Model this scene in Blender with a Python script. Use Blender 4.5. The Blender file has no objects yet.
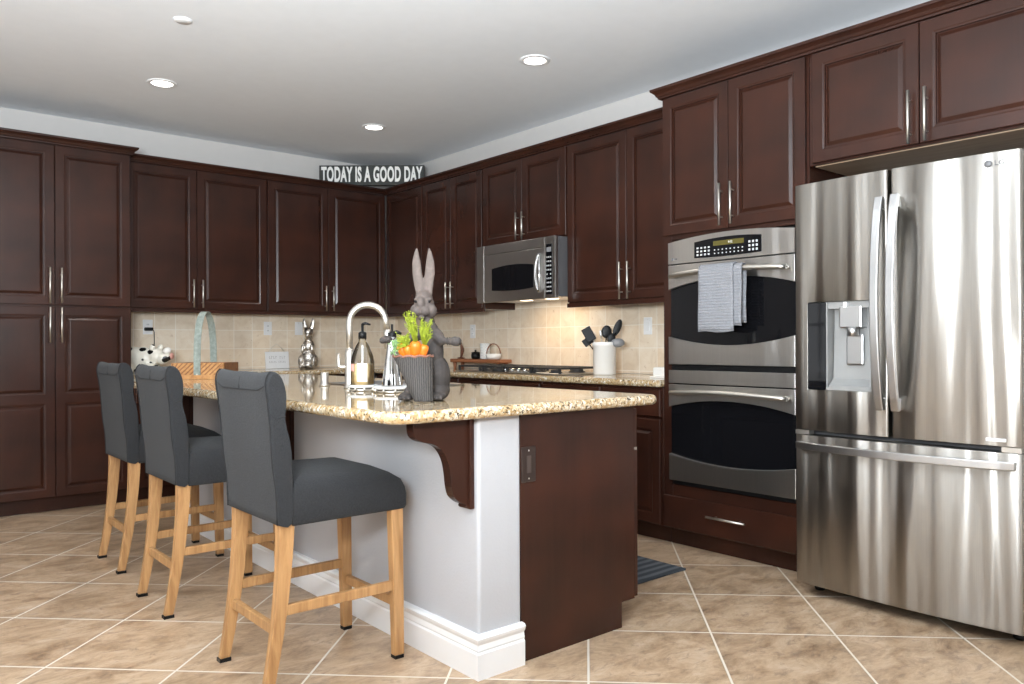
import bpy, bmesh, math, random
from mathutils import Vector, Matrix, Euler
from mathutils import noise as mnoise
random.seed(7)
SC = bpy.context.scene
COL = SC.collection
PI = math.pi
def R_(d): return math.radians(d)

# ------------------------------------------------------------------ camera
H = 1.12
YAW = R_(40.9165)
FWD = Vector((math.sin(YAW), math.cos(YAW), 0)); RGT = Vector((math.cos(YAW), -math.sin(YAW), 0))
cam_d = bpy.data.cameras.new('camera'); cam = bpy.data.objects.new('camera', cam_d); COL.objects.link(cam)
cam_d.sensor_width = 36; cam_d.sensor_fit = 'HORIZONTAL'
cam_d.lens = 36*789.5/1024
cam_d.shift_x = -(530.26-512)/1024
cam_d.shift_y = (344.05-342)/1024
cam_d.clip_start = .05
ROLL = -.00428
cr, sr = math.cos(ROLL), math.sin(ROLL)
# image x axis / y axis after the tiny roll
axx = RGT*cr + Vector((0, 0, 1))*sr
axy = Vector((0, 0, 1))*cr - RGT*sr
cam.matrix_world = Matrix((( axx.x, axy.x, -FWD.x, 0), (axx.y, axy.y, -FWD.y, 0), (axx.z, axy.z, -FWD.z, H), (0, 0, 0, 1)))
SC.camera = cam

# ------------------------------------------------------------------ world, lights, exposure
SC.view_settings.view_transform = 'Standard'; SC.view_settings.look = 'None'
SC.view_settings.exposure = -0.06; SC.view_settings.gamma = 1.0; SC.view_settings.use_curve_mapping = False
SC.cycles.max_bounces = 10; SC.cycles.diffuse_bounces = 6; SC.cycles.glossy_bounces = 5
SC.cycles.transmission_bounces = 8; SC.cycles.transparent_max_bounces = 8
SC.cycles.sample_clamp_indirect = 6; SC.cycles.use_denoising = True; SC.cycles.use_adaptive_sampling = False; SC.cycles.denoising_prefilter = 'ACCURATE'
SC.cycles.caustics_reflective = False; SC.cycles.caustics_refractive = False
wd = bpy.data.worlds.new('world'); SC.world = wd; wd.use_nodes = True
wd.node_tree.nodes['Background'].inputs[0].default_value = (.93, .97, 1, 1)
wd.node_tree.nodes['Background'].inputs[1].default_value = 1.6

def area(name, loc, direction, sx, sy, power, color=(1, 1, 1)):
    l = bpy.data.lights.new(name, 'AREA'); l.shape = 'RECTANGLE'; l.size = sx; l.size_y = sy
    l.energy = power; l.color = color
    o = bpy.data.objects.new(name, l); COL.objects.link(o); o.location = loc
    o.rotation_euler = Vector(direction).to_track_quat('-Z', 'Y').to_euler()
    return o
CEIL = 2.81
WX, WY = 4.07, 6.66          # planes of the two cabinet walls
LX, FY = -3.3, -3.0          # window wall and the wall behind the camera
DAY = (.94, .97, 1)
LEFT_WIN = [(.7, 1.6), (2.15, 3.05), (3.6, 4.5), (4.95, 5.85)]
for (a, b) in LEFT_WIN:
    area('daylight_side_window', (LX-.16, (a+b)/2, 1.45), (1, 0, .2), b-a, 2.0, 8.5, DAY)
BACK_WIN = [(-2.6, -.5), (.2, 2.3)]
for (a, b) in BACK_WIN:
    area('daylight_rear_window', ((a+b)/2, FY-.16, 1.3), (0, 1, .2), b-a, 2.3, 22, DAY)
# unseen fill light added near the camera, aimed up to brighten the ceiling
area('added_ceiling_fill', (-.4, .4, 1.5), (.34, .46, 1), .9, .9, 430, (.88, .95, 1))
DL = [(1.442, 5.036), (2.902, 3.297), (2.901, 5.068), (1.3, 2.4), (-.4, 4.6), (-.6, 1.6)]
DL_Z = CEIL
LAMPS = []
for (x, y) in DL[:]:
    # positions were measured on a plane at 2.70 m: slide them along the sight line to the ceiling
    k = (CEIL-H)/(2.70-H) if (x, y) in DL[:3] else 1
    x, y = x*k, y*k
    LAMPS.append((x, y))
    l = bpy.data.lights.new('downlight', 'SPOT'); l.energy = 26; l.spot_size = R_(120); l.spot_blend = .8
    l.shadow_soft_size = .06; l.color = (1, .95, .89)
    o = bpy.data.objects.new('downlight', l); COL.objects.link(o); o.location = (x, y, CEIL-.03)

# ------------------------------------------------------------------ materials
def newmat(name):
    m = bpy.data.materials.new(name); m.use_nodes = True
    nt = m.node_tree; b = nt.nodes['Principled BSDF']
    return m, nt, b
def N(nt, t, **k):
    n = nt.nodes.new(t)
    for a, v in k.items(): setattr(n, a, v)
    return n
def coords(nt, scale=(1, 1, 1), rot=(0, 0, 0), loc=(0, 0, 0), kind='Object'):
    tc = N(nt, 'ShaderNodeTexCoord'); mp = N(nt, 'ShaderNodeMapping')
    nt.links.new(tc.outputs[kind], mp.inputs[0])
    mp.inputs['Scale'].default_value = scale; mp.inputs['Rotation'].default_value = rot; mp.inputs['Location'].default_value = loc
    return mp.outputs[0]
def noise_n(nt, vec, scale, detail=3, rough=.55, dist=0):
    n = N(nt, 'ShaderNodeTexNoise'); nt.links.new(vec, n.inputs['Vector'])
    n.inputs['Scale'].default_value = scale; n.inputs['Detail'].default_value = detail
    n.inputs['Roughness'].default_value = rough; n.inputs['Distortion'].default_value = dist
    return n
def ramp(nt, fac, stops, interp='LINEAR'):
    r = N(nt, 'ShaderNodeValToRGB'); nt.links.new(fac, r.inputs[0]); cr_ = r.color_ramp; cr_.interpolation = interp
    while len(cr_.elements) < len(stops): cr_.elements.new(.5)
    for e, (p, c) in zip(cr_.elements, stops): e.position = p; e.color = (*c, 1) if len(c) == 3 else c
    return r.outputs[0]
def mixc(nt, fac, a, b, mode='MIX'):
    m = N(nt, 'ShaderNodeMix', data_type='RGBA', blend_type=mode)
    if isinstance(fac, (int, float)): m.inputs[0].default_value = fac
    else: nt.links.new(fac, m.inputs[0])
    for i, v in ((6, a), (7, b)):
        if isinstance(v, tuple): m.inputs[i].default_value = (*v, 1)
        else: nt.links.new(v, m.inputs[i])
    return m.outputs[2]
def bump(nt, b, h, strength=.2, dist=.01):
    n = N(nt, 'ShaderNodeBump'); nt.links.new(h, n.inputs['Height'])
    n.inputs['Strength'].default_value = strength; n.inputs['Distance'].default_value = dist
    nt.links.new(n.outputs[0], b.inputs['Normal']); return n
def plain(name, col, rough=.5, metal=0, var=.06, spec=.5, bumps=0, bscale=200, **k):
    m, nt, b = newmat(name)
    v = coords(nt)
    n = noise_n(nt, v, k.get('nscale', 12))
    c = ramp(nt, n.outputs[0], [(.3, tuple(x*(1-var) for x in col)), (.7, tuple(min(1, x*(1+var)) for x in col))])
    nt.links.new(c, b.inputs['Base Color'])
    b.inputs['Roughness'].default_value = rough; b.inputs['Metallic'].default_value = metal
    b.inputs['Specular IOR Level'].default_value = spec
    if 'coat' in k: b.inputs['Coat Weight'].default_value = k['coat']; b.inputs['Coat Roughness'].default_value = .12
    if bumps:
        n2 = noise_n(nt, v, bscale, 4); bump(nt, b, n2.outputs[0], bumps, .004)
    return m
M = {}
def cabinet_mat():
    m, nt, b = newmat('espresso cherry wood')
    v = coords(nt, (1, 1, .05)); n = noise_n(nt, v, 55, 1.5, .5, 0)
    v2 = coords(nt); n2 = noise_n(nt, v2, 4.2, 1.5, .5)
    c1 = ramp(nt, n.outputs[0], [(.1, (.0225, .0087, .0058)), (.9, (.029, .0114, .0076))])
    f2 = ramp(nt, n2.outputs[0], [(.3, (0, 0, 0)), (.75, (1, 1, 1))])
    c2 = mixc(nt, f2, c1, (.043, .0142, .0082))
    nt.links.new(c2, b.inputs['Base Color']); b.inputs['Roughness'].default_value = .26; b.inputs['Specular IOR Level'].default_value = .3
    return m
M['cab'] = cabinet_mat()
M['cabdark'] = plain('dark cabinet shadow wood', (.02, .009, .007), .5)
def granite():
    m, nt, b = newmat('cream speckled granite')
    v = coords(nt)
    n1 = noise_n(nt, v, 9, 4); base = ramp(nt, n1.outputs[0], [(.32, (.42, .30, .16)), (.5, (.56, .45, .29)), (.7, (.69, .60, .45))])
    n2 = noise_n(nt, v, 75, 5, .65, .3); f2 = ramp(nt, n2.outputs[0], [(.43, (0, 0, 0)), (.58, (1, 1, 1))])
    c = mixc(nt, f2, (.36, .23, .10), base)
    n4 = noise_n(nt, v, 55, 4, .6, .2); f4 = ramp(nt, n4.outputs[0], [(.56, (0, 0, 0)), (.64, (1, 1, 1))])
    c = mixc(nt, f4, c, (.80, .77, .69))
    n3 = noise_n(nt, v, 95, 4, .7, .6); f3 = ramp(nt, n3.outputs[0], [(.395, (1, 1, 1)), (.445, (0, 0, 0))])
    c = mixc(nt, f3, c, (.035, .024, .016))
    nt.links.new(c, b.inputs['Base Color']); b.inputs['Roughness'].default_value = .045
    b.inputs['Specular IOR Level'].default_value = .7
    return m
M['granite'] = granite()
def tile_floor():
    m, nt, b = newmat('beige stone floor tile')
    S = .4725
    # grid axes at 45 degrees to the walls
    v = coords(nt, (1, 1, 1), (0, 0, R_(45)), (0, 0, 0))    # x' = (x-y)/sqrt2 ; y' = (x+y)/sqrt2
    ad = N(nt, 'ShaderNodeVectorMath', operation='ADD'); nt.links.new(v, ad.inputs[0]); ad.inputs[1].default_value = (S*40-.0015, S*40-.262, 0)
    br = N(nt, 'ShaderNodeTexBrick'); nt.links.new(ad.outputs[0], br.inputs['Vector'])
    br.offset = 0; br.squash = 1
    br.inputs['Scale'].default_value = 1; br.inputs['Mortar Size'].default_value = .0042; br.inputs['Mortar Smooth'].default_value = .1
    br.inputs['Bias'].default_value = 0; br.inputs['Brick Width'].default_value = S; br.inputs['Row Height'].default_value = S
    br.inputs['Color1'].default_value = (0, 0, 0, 1); br.inputs['Color2'].default_value = (1, 1, 1, 1)
    vs = coords(nt, (1, 1.9, 1), (0, 0, R_(45)))
    n1 = noise_n(nt, vs, 5.0, 10, .74, .5)
    c = ramp(nt, n1.outputs[0], [(.32, (.20, .125, .075)), (.44, (.37, .25, .155)), (.55, (.49, .35, .23)), (.72, (.60, .47, .35))])
    n2 = noise_n(nt, vs, 13, 7, .75, .6); f2 = ramp(nt, n2.outputs[0], [(.33, (.8, .8, .8)), (.47, (0, 0, 0))])
    c = mixc(nt, f2, c, (.24, .165, .115))
    tv = mixc(nt, .10, c, br.outputs['Color'], 'OVERLAY')
    c = mixc(nt, br.outputs['Fac'], tv, (.74, .69, .60))
    nt.links.new(c, b.inputs['Base Color'])
    r = ramp(nt, n1.outputs[0], [(.3, (.28,)*3), (.7, (.42,)*3)])
    nt.links.new(r, b.inputs['Roughness'])
    inv = N(nt, 'ShaderNodeMath', operation='SUBTRACT'); inv.inputs[0].default_value = 1; nt.links.new(br.outputs['Fac'], inv.inputs[1])
    ma = N(nt, 'ShaderNodeMath', operation='MULTIPLY_ADD'); nt.links.new(n2.outputs[0], ma.inputs[0]); ma.inputs[1].default_value = .12; nt.links.new(inv.outputs[0], ma.inputs[2])
    bump(nt, b, ma.outputs[0], .35, .003)
    return m
M['floor'] = tile_floor()
def splash(name, ax):
    m, nt, b = newmat(name)
    tc = N(nt, 'ShaderNodeTexCoord'); sp = N(nt, 'ShaderNodeSeparateXYZ'); nt.links.new(tc.outputs['Object'], sp.inputs[0])
    cb = N(nt, 'ShaderNodeCombineXYZ'); nt.links.new(sp.outputs[ax], cb.inputs[0]); nt.links.new(sp.outputs[2], cb.inputs[1])
    ad = N(nt, 'ShaderNodeVectorMath', operation='ADD'); nt.links.new(cb.outputs[0], ad.inputs[0]); ad.inputs[1].default_value = (.03, -.935+1.56, 0)
    br = N(nt, 'ShaderNodeTexBrick'); nt.links.new(ad.outputs[0], br.inputs['Vector']); br.offset = 0; br.squash = 1
    br.inputs['Scale'].default_value = 1; br.inputs['Mortar Size'].default_value = .0022; br.inputs['Mortar Smooth'].default_value = .2; br.inputs['Bias'].default_value = 0
    br.inputs['Brick Width'].default_value = .156; br.inputs['Row Height'].default_value = .156
    br.inputs['Color1'].default_value = (0, 0, 0, 1); br.inputs['Color2'].default_value = (1, 1, 1, 1)
    n = noise_n(nt, tc.outputs['Object'], 9, 7, .62, .8)
    c = ramp(nt, n.outputs[0], [(.3, (.60, .46, .32)), (.5, (.76, .64, .49)), (.72, (.86, .78, .66))])
    c2 = ramp(nt, br.outputs['Color'], [(0, (.66, .55, .43)), (.35, (.76, .66, .54)), (.7, (.78, .62, .45)), (1, (.86, .80, .70))])
    c = mixc(nt, .5, c, c2)
    n3 = noise_n(nt, tc.outputs['Object'], 38, 5, .7, .5); f3 = ramp(nt, n3.outputs[0], [(.28, (1, 1, 1)), (.38, (0, 0, 0))])
    c = mixc(nt, f3, c, (.52, .38, .25))
    c = mixc(nt, br.outputs['Fac'], c, (.88, .83, .75))
    nt.links.new(c, b.inputs['Base Color']); b.inputs['Roughness'].default_value = .42
    inv = N(nt, 'ShaderNodeMath', operation='SUBTRACT'); inv.inputs[0].default_value = 1; nt.links.new(br.outputs['Fac'], inv.inputs[1])
    bump(nt, b, inv.outputs[0], .3, .002)
    return m
M['splashA'] = splash('travertine wall tile', 0)
M['splashB'] = splash('travertine wall tile side', 1)
M['wall'] = plain('pale grey wall paint', (.61, .59, .57), .7, var=.01, bumps=.12, bscale=160)
M['wallwhite'] = plain('white textured plaster', (.44, .442, .46), .6, var=.01, bumps=.25, bscale=110)
M['ceil'] = plain('off white ceiling paint', (.82, .85, .885), .85, var=.01, bumps=.08, bscale=140)
M['trim'] = plain('glossy white trim paint', (.86, .87, .88), .3, var=.005)
def steel(name, col=(.55, .535, .51), rough=.2, wav=.35, sc=(5, 5, .35), dist=.03, an=.5):
    m, nt, b = newmat(name)
    b.inputs['Metallic'].default_value = 1; b.inputs['Roughness'].default_value = rough
    b.inputs['Anisotropic'].default_value = an; b.inputs['Anisotropic Rotation'].default_value = .25
    tg = N(nt, 'ShaderNodeTangent', direction_type='RADIAL', axis='Z'); nt.links.new(tg.outputs[0], b.inputs['Tangent'])
    v2 = coords(nt, (220, 220, 2)); n2 = noise_n(nt, v2, 3, 2)
    c = ramp(nt, n2.outputs[0], [(.3, tuple(x*.95 for x in col)), (.7, tuple(min(1, x*1.05) for x in col))])
    nt.links.new(c, b.inputs['Base Color'])
    if wav:
        v = coords(nt, sc); n = noise_n(nt, v, 1.6, 2, .5, .2); bump(nt, b, n.outputs[0], wav, dist)
    return m
M['fridge'] = steel('brushed fridge steel', (.40, .38, .35), .32, 1.0, (3.4, 3.4, .2), .06, .93)
M['steel'] = steel('brushed stainless steel', (.54, .525, .505), .30, .35, (3.5, 3.5, .5), .02, .9)
M['nickel'] = plain('satin nickel', (.66, .63, .58), .36, 1, .02)
M['handlesteel'] = plain('satin steel handle', (.52, .52, .52), .32, 1, .02)
M['chrome'] = plain('polished chrome', (.62, .62, .62), .08, 1, .02)
M['silver'] = plain('mottled mercury silver', (.50, .47, .43), .28, 1, .75, bumps=.6, bscale=60, nscale=35)
M['blackglass'] = plain('black oven glass', (.005, .005, .006), .04, var=0, spec=.22)
M['blackpl'] = plain('black plastic', (.005, .005, .0055), .45, var=.1, spec=.25)
M['iron'] = plain('black cast iron', (.018, .018, .019), .5, var=.2, bumps=.2)
M['greypale'] = plain('pale grey plastic', (.27, .27, .265), .4)
M['greypl'] = plain('grey plastic', (.20, .20, .205), .45)
M['fridgeside'] = plain('dark grey fridge side', (.09, .09, .095), .4)
M['tray'] = plain('white enamel tray', (.60, .60, .59), .35, var=.01)
M['white'] = plain('white glazed ceramic', (.82, .80, .76), .18, var=.02)
M['plate'] = plain('white outlet plastic', (.80, .80, .80), .35, var=.01)
M['bronze'] = plain('dark bronze plate', (.035, .022, .018), .45, .3)
M['bronzelt'] = plain('brown bronze socket', (.075, .055, .048), .4, .3)
M['button'] = plain('pale printed button', (.55, .55, .55), .5)
M['display'] = plain('amber dim display', (.09, .075, .015), .2)
def fabric(name, col, ribs=0):
    m, nt, b = newmat(name)
    v = coords(nt, (1, 1, 1)); n = noise_n(nt, v, 300, 3, .7); n0 = noise_n(nt, v, 7, 3)
    c = ramp(nt, n.outputs[0], [(.3, tuple(x*.6 for x in col)), (.7, tuple(x*1.35 for x in col))])
    nt.links.new(c, b.inputs['Base Color']); b.inputs['Roughness'].default_value = .92
    b.inputs['Sheen Weight'].default_value = .06; b.inputs['Specular IOR Level'].default_value = .2
    n3 = noise_n(nt, v, 130, 3, .6); ad = N(nt, 'ShaderNodeMath', operation='ADD'); nt.links.new(n.outputs[0], ad.inputs[0]); nt.links.new(n3.outputs[0], ad.inputs[1])
    if ribs:
        w = N(nt, 'ShaderNodeTexWave', wave_type='BANDS', bands_direction='Z'); nt.links.new(v, w.inputs[0]); w.inputs['Scale'].default_value = ribs; nt.links.new(w.outputs['Fac'], ad.inputs[1])
    bump(nt, b, ad.outputs[0], .8, .003); return m
M['fabric'] = fabric('charcoal linen upholstery', (.024, .0245, .026))
M['piping'] = plain('dark seam piping', (.010, .010, .011), .9)
def woodm(name, c0, c1, sc=(1, 1, .1), scale=30, rough=.45, kn=0):
    m, nt, b = newmat(name)
    v = coords(nt, sc); n = noise_n(nt, v, scale, 6, .6, 1.2)
    c = ramp(nt, n.outputs[0], [(.3, c0), (.7, c1)])
    nt.links.new(c, b.inputs['Base Color']); b.inputs['Roughness'].default_value = rough
    bump(nt, b, n.outputs[0], .08, .002); return m
M['oak'] = woodm('honey oak wood', (.27, .13, .046), (.49, .275, .115))
M['acacia'] = woodm('striped acacia wood', (.36, .15, .045), (.60, .33, .13), (1, 1, 1), 18)
M['acaciadark'] = woodm('darker acacia strip', (.17, .065, .02), (.34, .15, .05), (1, 1, 1), 18)
M['walnut'] = woodm('brown side wood', (.12, .045, .016), (.26, .11, .04), (.2, 1, 1), 30)
M['riser'] = woodm('reddish wood riser', (.22, .075, .028), (.36, .14, .06), (.2, .2, 1), 30)
M['galv'] = plain('galvanised metal strap', (.24, .275, .245), .55, .2, .25, bumps=.2, bscale=60, nscale=50)
M['under'] = woodm('pale raw plywood', (.30, .20, .13), (.42, .30, .20), (.1, 1, 1), 20)
def stone_rabbit():
    m, nt, b = newmat('weathered grey brown stone')
    v = coords(nt); n = noise_n(nt, v, 22, 6, .7, .5)
    c = ramp(nt, n.outputs[0], [(.3, (.022, .017, .015)), (.5, (.060, .047, .041)), (.72, (.15, .12, .105))])
    # ears and face are paler, body darker: the colour blends with height
    sp = N(nt, 'ShaderNodeSeparateXYZ'); tc = N(nt, 'ShaderNodeTexCoord'); nt.links.new(tc.outputs['Object'], sp.inputs[0])
    mr = N(nt, 'ShaderNodeMapRange'); nt.links.new(sp.outputs[2], mr.inputs[0]); mr.inputs[1].default_value = .2; mr.inputs[2].default_value = .42
    c2 = mixc(nt, mr.outputs[0], mixc(nt, .6, c, (.022, .019, .018)), mixc(nt, .40, c, (.15, .112, .095)))
    nt.links.new(c2, b.inputs['Base Color']); b.inputs['Roughness'].default_value = .75
    n2 = noise_n(nt, v, 120, 5, .7); bump(nt, b, n2.outputs[0], .4, .004); return m
M['rabbit'] = stone_rabbit()
def wicker():
    m, nt, b = newmat('grey woven wicker')
    v = coords(nt, (1, 1, 1)); w = N(nt, 'ShaderNodeTexWave', wave_type='BANDS', bands_direction='X'); nt.links.new(v, w.inputs[0]); w.inputs['Scale'].default_value = 42; w.inputs['Distortion'].default_value = 2; w.inputs['Detail Scale'].default_value = 3
    c = ramp(nt, w.outputs['Fac'], [(.1, (.022, .020, .019)), (.8, (.085, .077, .073))])
    nt.links.new(c, b.inputs['Base Color']); b.inputs['Roughness'].default_value = .85; bump(nt, b, w.outputs['Fac'], .5, .004); return m
M['wicker'] = wicker()
M['wickerrim'] = plain('brown wicker rim', (.20, .09, .06), .8, var=.3, nscale=80)
M['carrot'] = plain('orange carrot', (.62, .14, .008), .45, var=.18, nscale=60)
M['leafy'] = plain('yellow green carrot leaves', (.24, .29, .012), .6, var=.4, nscale=60)
M['leafg'] = plain('sage green carrot leaves', (.18, .30, .12), .6, var=.4, nscale=60)
M['signblk'] = plain('charcoal painted wood', (.035, .038, .036), .7, var=.25, nscale=40)
M['letter'] = plain('white paint lettering', (.82, .82, .80), .6)
M['lettergrey'] = plain('grey paint lettering', (.50, .49, .49), .6)
M['logogrey'] = plain('grey logo print', (.16, .16, .165), .4)
M['towel'] = fabric('light grey waffle towel', (.26, .265, .285), 22)
M['leather'] = plain('brown leather strap', (.20, .065, .025), .5)
M['brownfig'] = plain('brown carved wood', (.13, .042, .018), .5, var=.4, nscale=60)
M['liquid'] = plain('amber soap liquid', (.95, .68, .34), .15, var=.03)
M['pink'] = plain('pink snout', (.72, .36, .30), .5)
def gridcup():
    m, nt, b = newmat('white ceramic with pale grid')
    v = coords(nt); ck = N(nt, 'ShaderNodeTexChecker'); nt.links.new(v, ck.inputs[0]); ck.inputs['Scale'].default_value = 90
    ck.inputs[1].default_value = (.82, .82, .80, 1); ck.inputs[2].default_value = (.68, .70, .68, 1)
    nt.links.new(ck.outputs[0], b.inputs['Base Color']); b.inputs['Roughness'].default_value = .4; return m
M['gridcup'] = gridcup()
def glassm():
    m, nt, b = newmat('clear glass'); nt.nodes.remove(b); out = nt.nodes['Material Output']
    tr = N(nt, 'ShaderNodeBsdfTransparent'); tr.inputs[0].default_value = (.975, .985, .98, 1); gl = N(nt, 'ShaderNodeBsdfGlossy'); gl.inputs['Roughness'].default_value = .03
    fr = N(nt, 'ShaderNodeFresnel'); fr.inputs[0].default_value = 1.5; mx = N(nt, 'ShaderNodeMixShader')
    nt.links.new(fr.outputs[0], mx.inputs[0]); nt.links.new(tr.outputs[0], mx.inputs[1]); nt.links.new(gl.outputs[0], mx.inputs[2]); nt.links.new(mx.outputs[0], out.inputs[0]); return m
M['glass'] = glassm()
def emis(name, col, s):
    m, nt, b = newmat(name); b.inputs['Base Color'].default_value = (*col, 1); b.inputs['Emission Color'].default_value = (*col, 1); b.inputs['Emission Strength'].default_value = s; return m
M['lamp'] = emis('lit lamp lens', (1, .96, .9), 7)
M['hoodlamp'] = emis('lit cooktop lamp', (1, .80, .55), 6)
def spots():
    m, nt, b = newmat('cream glaze with black spots')
    v = coords(nt); vo = N(nt, 'ShaderNodeTexVoronoi'); nt.links.new(v, vo.inputs['Vector']); vo.inputs['Scale'].default_value = 14; vo.inputs['Randomness'].default_value = .8
    c = ramp(nt, vo.outputs['Distance'], [(.34, (.012, .012, .012)), (.37, (.80, .77, .68))])
    nt.links.new(c, b.inputs['Base Color']); b.inputs['Roughness'].default_value = .22; return m
M['spots'] = spots()
def matstripe():
    m, nt, b = newmat('blue grey striped rag rug')
    v = coords(nt); w = N(nt, 'ShaderNodeTexWave', wave_type='BANDS', bands_direction='Y'); nt.links.new(v, w.inputs[0]); w.inputs['Scale'].default_value = 5.5; w.inputs['Distortion'].default_value = 1.2
    c = ramp(nt, w.outputs['Fac'], [(.2, (.035, .042, .052)), (.55, (.075, .085, .10)), (.9, (.12, .13, .14))])
    nt.links.new(c, b.inputs['Base Color']); b.inputs['Roughness'].default_value = .95
    w2 = N(nt, 'ShaderNodeTexWave', wave_type='BANDS', bands_direction='Y'); nt.links.new(v, w2.inputs[0]); w2.inputs['Scale'].default_value = 30; bump(nt, b, w2.outputs['Fac'], .6, .006); return m
M['rug'] = matstripe()

# ------------------------------------------------------------------ mesh helpers
class MB:
    def __init__(s): s.bm = bmesh.new()
    def add(s, verts, faces, mi=0, smooth=False):
        vs = [s.bm.verts.new(v) for v in verts]
        for f in faces:
            try:
                fc = s.bm.faces.new([vs[i] for i in f]); fc.material_index = mi; fc.smooth = smooth
            except ValueError: pass
        return vs
    def box(s, x0, x1, y0, y1, z0, z1, mi=0, bev=0, seg=2):
        if x0 > x1: x0, x1 = x1, x0
        if y0 > y1: y0, y1 = y1, y0
        vs = s.add([(x, y, z) for z in (z0, z1) for y in (y0, y1) for x in (x0, x1)],
              [(0, 2, 3, 1), (4, 5, 7, 6), (0, 1, 5, 4), (2, 6, 7, 3), (0, 4, 6, 2), (1, 3, 7, 5)], mi)
        if bev:
            es = list({e for v in vs for e in v.link_edges})
            bmesh.ops.bevel(s.bm, geom=es, offset=bev, segments=seg, affect='EDGES', profile=.5, material=-1)
        return s
    def loft(s, rings, cap=True, mi=0, smooth=True, closed=True):
        n = len(rings[0]); base = []
        for r in rings: base.append([s.bm.verts.new(v) for v in r])
        for a, b in zip(base, base[1:]):
            for i in range(n if closed else n-1):
                j = (i+1) % n
                try: f = s.bm.faces.new((a[i], a[j], b[j], b[i])); f.smooth = smooth; f.material_index = mi
                except ValueError: pass
        if cap:
            for r in (base[0][::-1], base[-1]):
                try: f = s.bm.faces.new(r); f.material_index = mi
                except ValueError: pass
        return s
    def tube(s, pts, r, n=10, mi=0, cap=True, flat=1.0, up=None):
        pts = [Vector(p) for p in pts]; rings = []
        rr = r if isinstance(r, (list, tuple)) else [r]*len(pts)
        prev = None
        for i, p in enumerate(pts):
            t = (pts[min(i+1, len(pts)-1)]-pts[max(i-1, 0)]).normalized()
            if prev is None:
                a = Vector(up) if up else (Vector((0, 0, 1)) if abs(t.z) < .9 else Vector((1, 0, 0)))
                u = (a - t*a.dot(t)).normalized()
            else: u = (prev - t*prev.dot(t)).normalized()
            prev = u; w = t.cross(u)
            rings.append([p+u*(math.cos(2*PI*k/n)*rr[i]*flat)+w*(math.sin(2*PI*k/n)*rr[i]) for k in range(n)])
        return s.loft(rings, cap, mi)
    def sweep(s, pts, hw, hh, up, mi=0):   # rectangular section: hw across, hh along up
        pts = [Vector(p) for p in pts]; rings = []
        for i, p in enumerate(pts):
            t = (pts[min(i+1, len(pts)-1)]-pts[max(i-1, 0)]).normalized()
            a = Vector(up); u = (a-t*a.dot(t)).normalized(); w = t.cross(u)
            rings.append([p+w*hw+u*hh, p-w*hw+u*hh, p-w*hw-u*hh, p+w*hw-u*hh])
        return s.loft(rings, True, mi, False)
    def lathe(s, prof, c=(0, 0, 0), n=28, mi=0, cap=True, smooth=True):
        c = Vector(c)
        rings = [[c+Vector((math.cos(2*PI*k/n)*max(r, 1e-4), math.sin(2*PI*k/n)*max(r, 1e-4), z)) for k in range(n)] for r, z in prof]
        return s.loft(rings, cap, mi, smooth)
    def ell(s, c, rad, rot=(0, 0, 0), n=16, mi=0):
        mt = Matrix.Translation(c) @ Euler([R_(a) for a in rot]).to_matrix().to_4x4() @ Matrix.Diagonal((*rad, 1))
        g = bmesh.ops.create_uvsphere(s.bm, u_segments=n, v_segments=max(8, n//2+2), radius=1, matrix=mt)
        for v in g['verts']:
            for f in v.link_faces: f.smooth = True; f.material_index = mi
        return s
    def prism(s, poly, a, b, axis='y', mi=0, smooth=False):   # poly in the other two axes
        def P3(p, t):
            if axis == 'y': return (p[0], t, p[1])
            if axis == 'x': return (t, p[0], p[1])
            return (p[0], p[1], t)
        return s.loft([[P3(p, a) for p in poly], [P3(p, b) for p in poly]], True, mi, smooth)
    def xf(s, mtx):
        bmesh.ops.transform(s.bm, matrix=mtx, verts=s.bm.verts); return s
def empty(name, label, cat, loc=(0, 0, 0), rz=0, group=None):
    o = bpy.data.objects.new(name, None); COL.objects.link(o); o.location = loc; o.rotation_euler = (0, 0, rz)
    o.empty_display_size = .1
    o['label'] = label; o['category'] = cat
    if group: o['group'] = group
    return o
def build(name, mb, mat, parent=None, bevel=0, seg=2, tag=None, kind=None, loc=None, rot=None, fix=True, angle=35):
    if fix: bmesh.ops.recalc_face_normals(mb.bm, faces=mb.bm.faces)
    me = bpy.data.meshes.new(name); mb.bm.to_mesh(me); mb.bm.free()
    o = bpy.data.objects.new(name, me); COL.objects.link(o)
    for m in (mat if isinstance(mat, (list, tuple)) else [mat]): me.materials.append(M[m])
    if bevel:
        md = o.modifiers.new('bevel', 'BEVEL'); md.width = bevel; md.segments = seg; md.limit_method = 'ANGLE'; md.angle_limit = R_(angle)
    if parent: o.parent = parent
    if loc: o.location = loc
    if rot: o.rotation_euler = rot
    if tag:
        o['label'] = tag[0]; o['category'] = tag[1]
        if len(tag) > 2: o['group'] = tag[2]
    if kind: o['kind'] = kind
    return o
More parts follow.
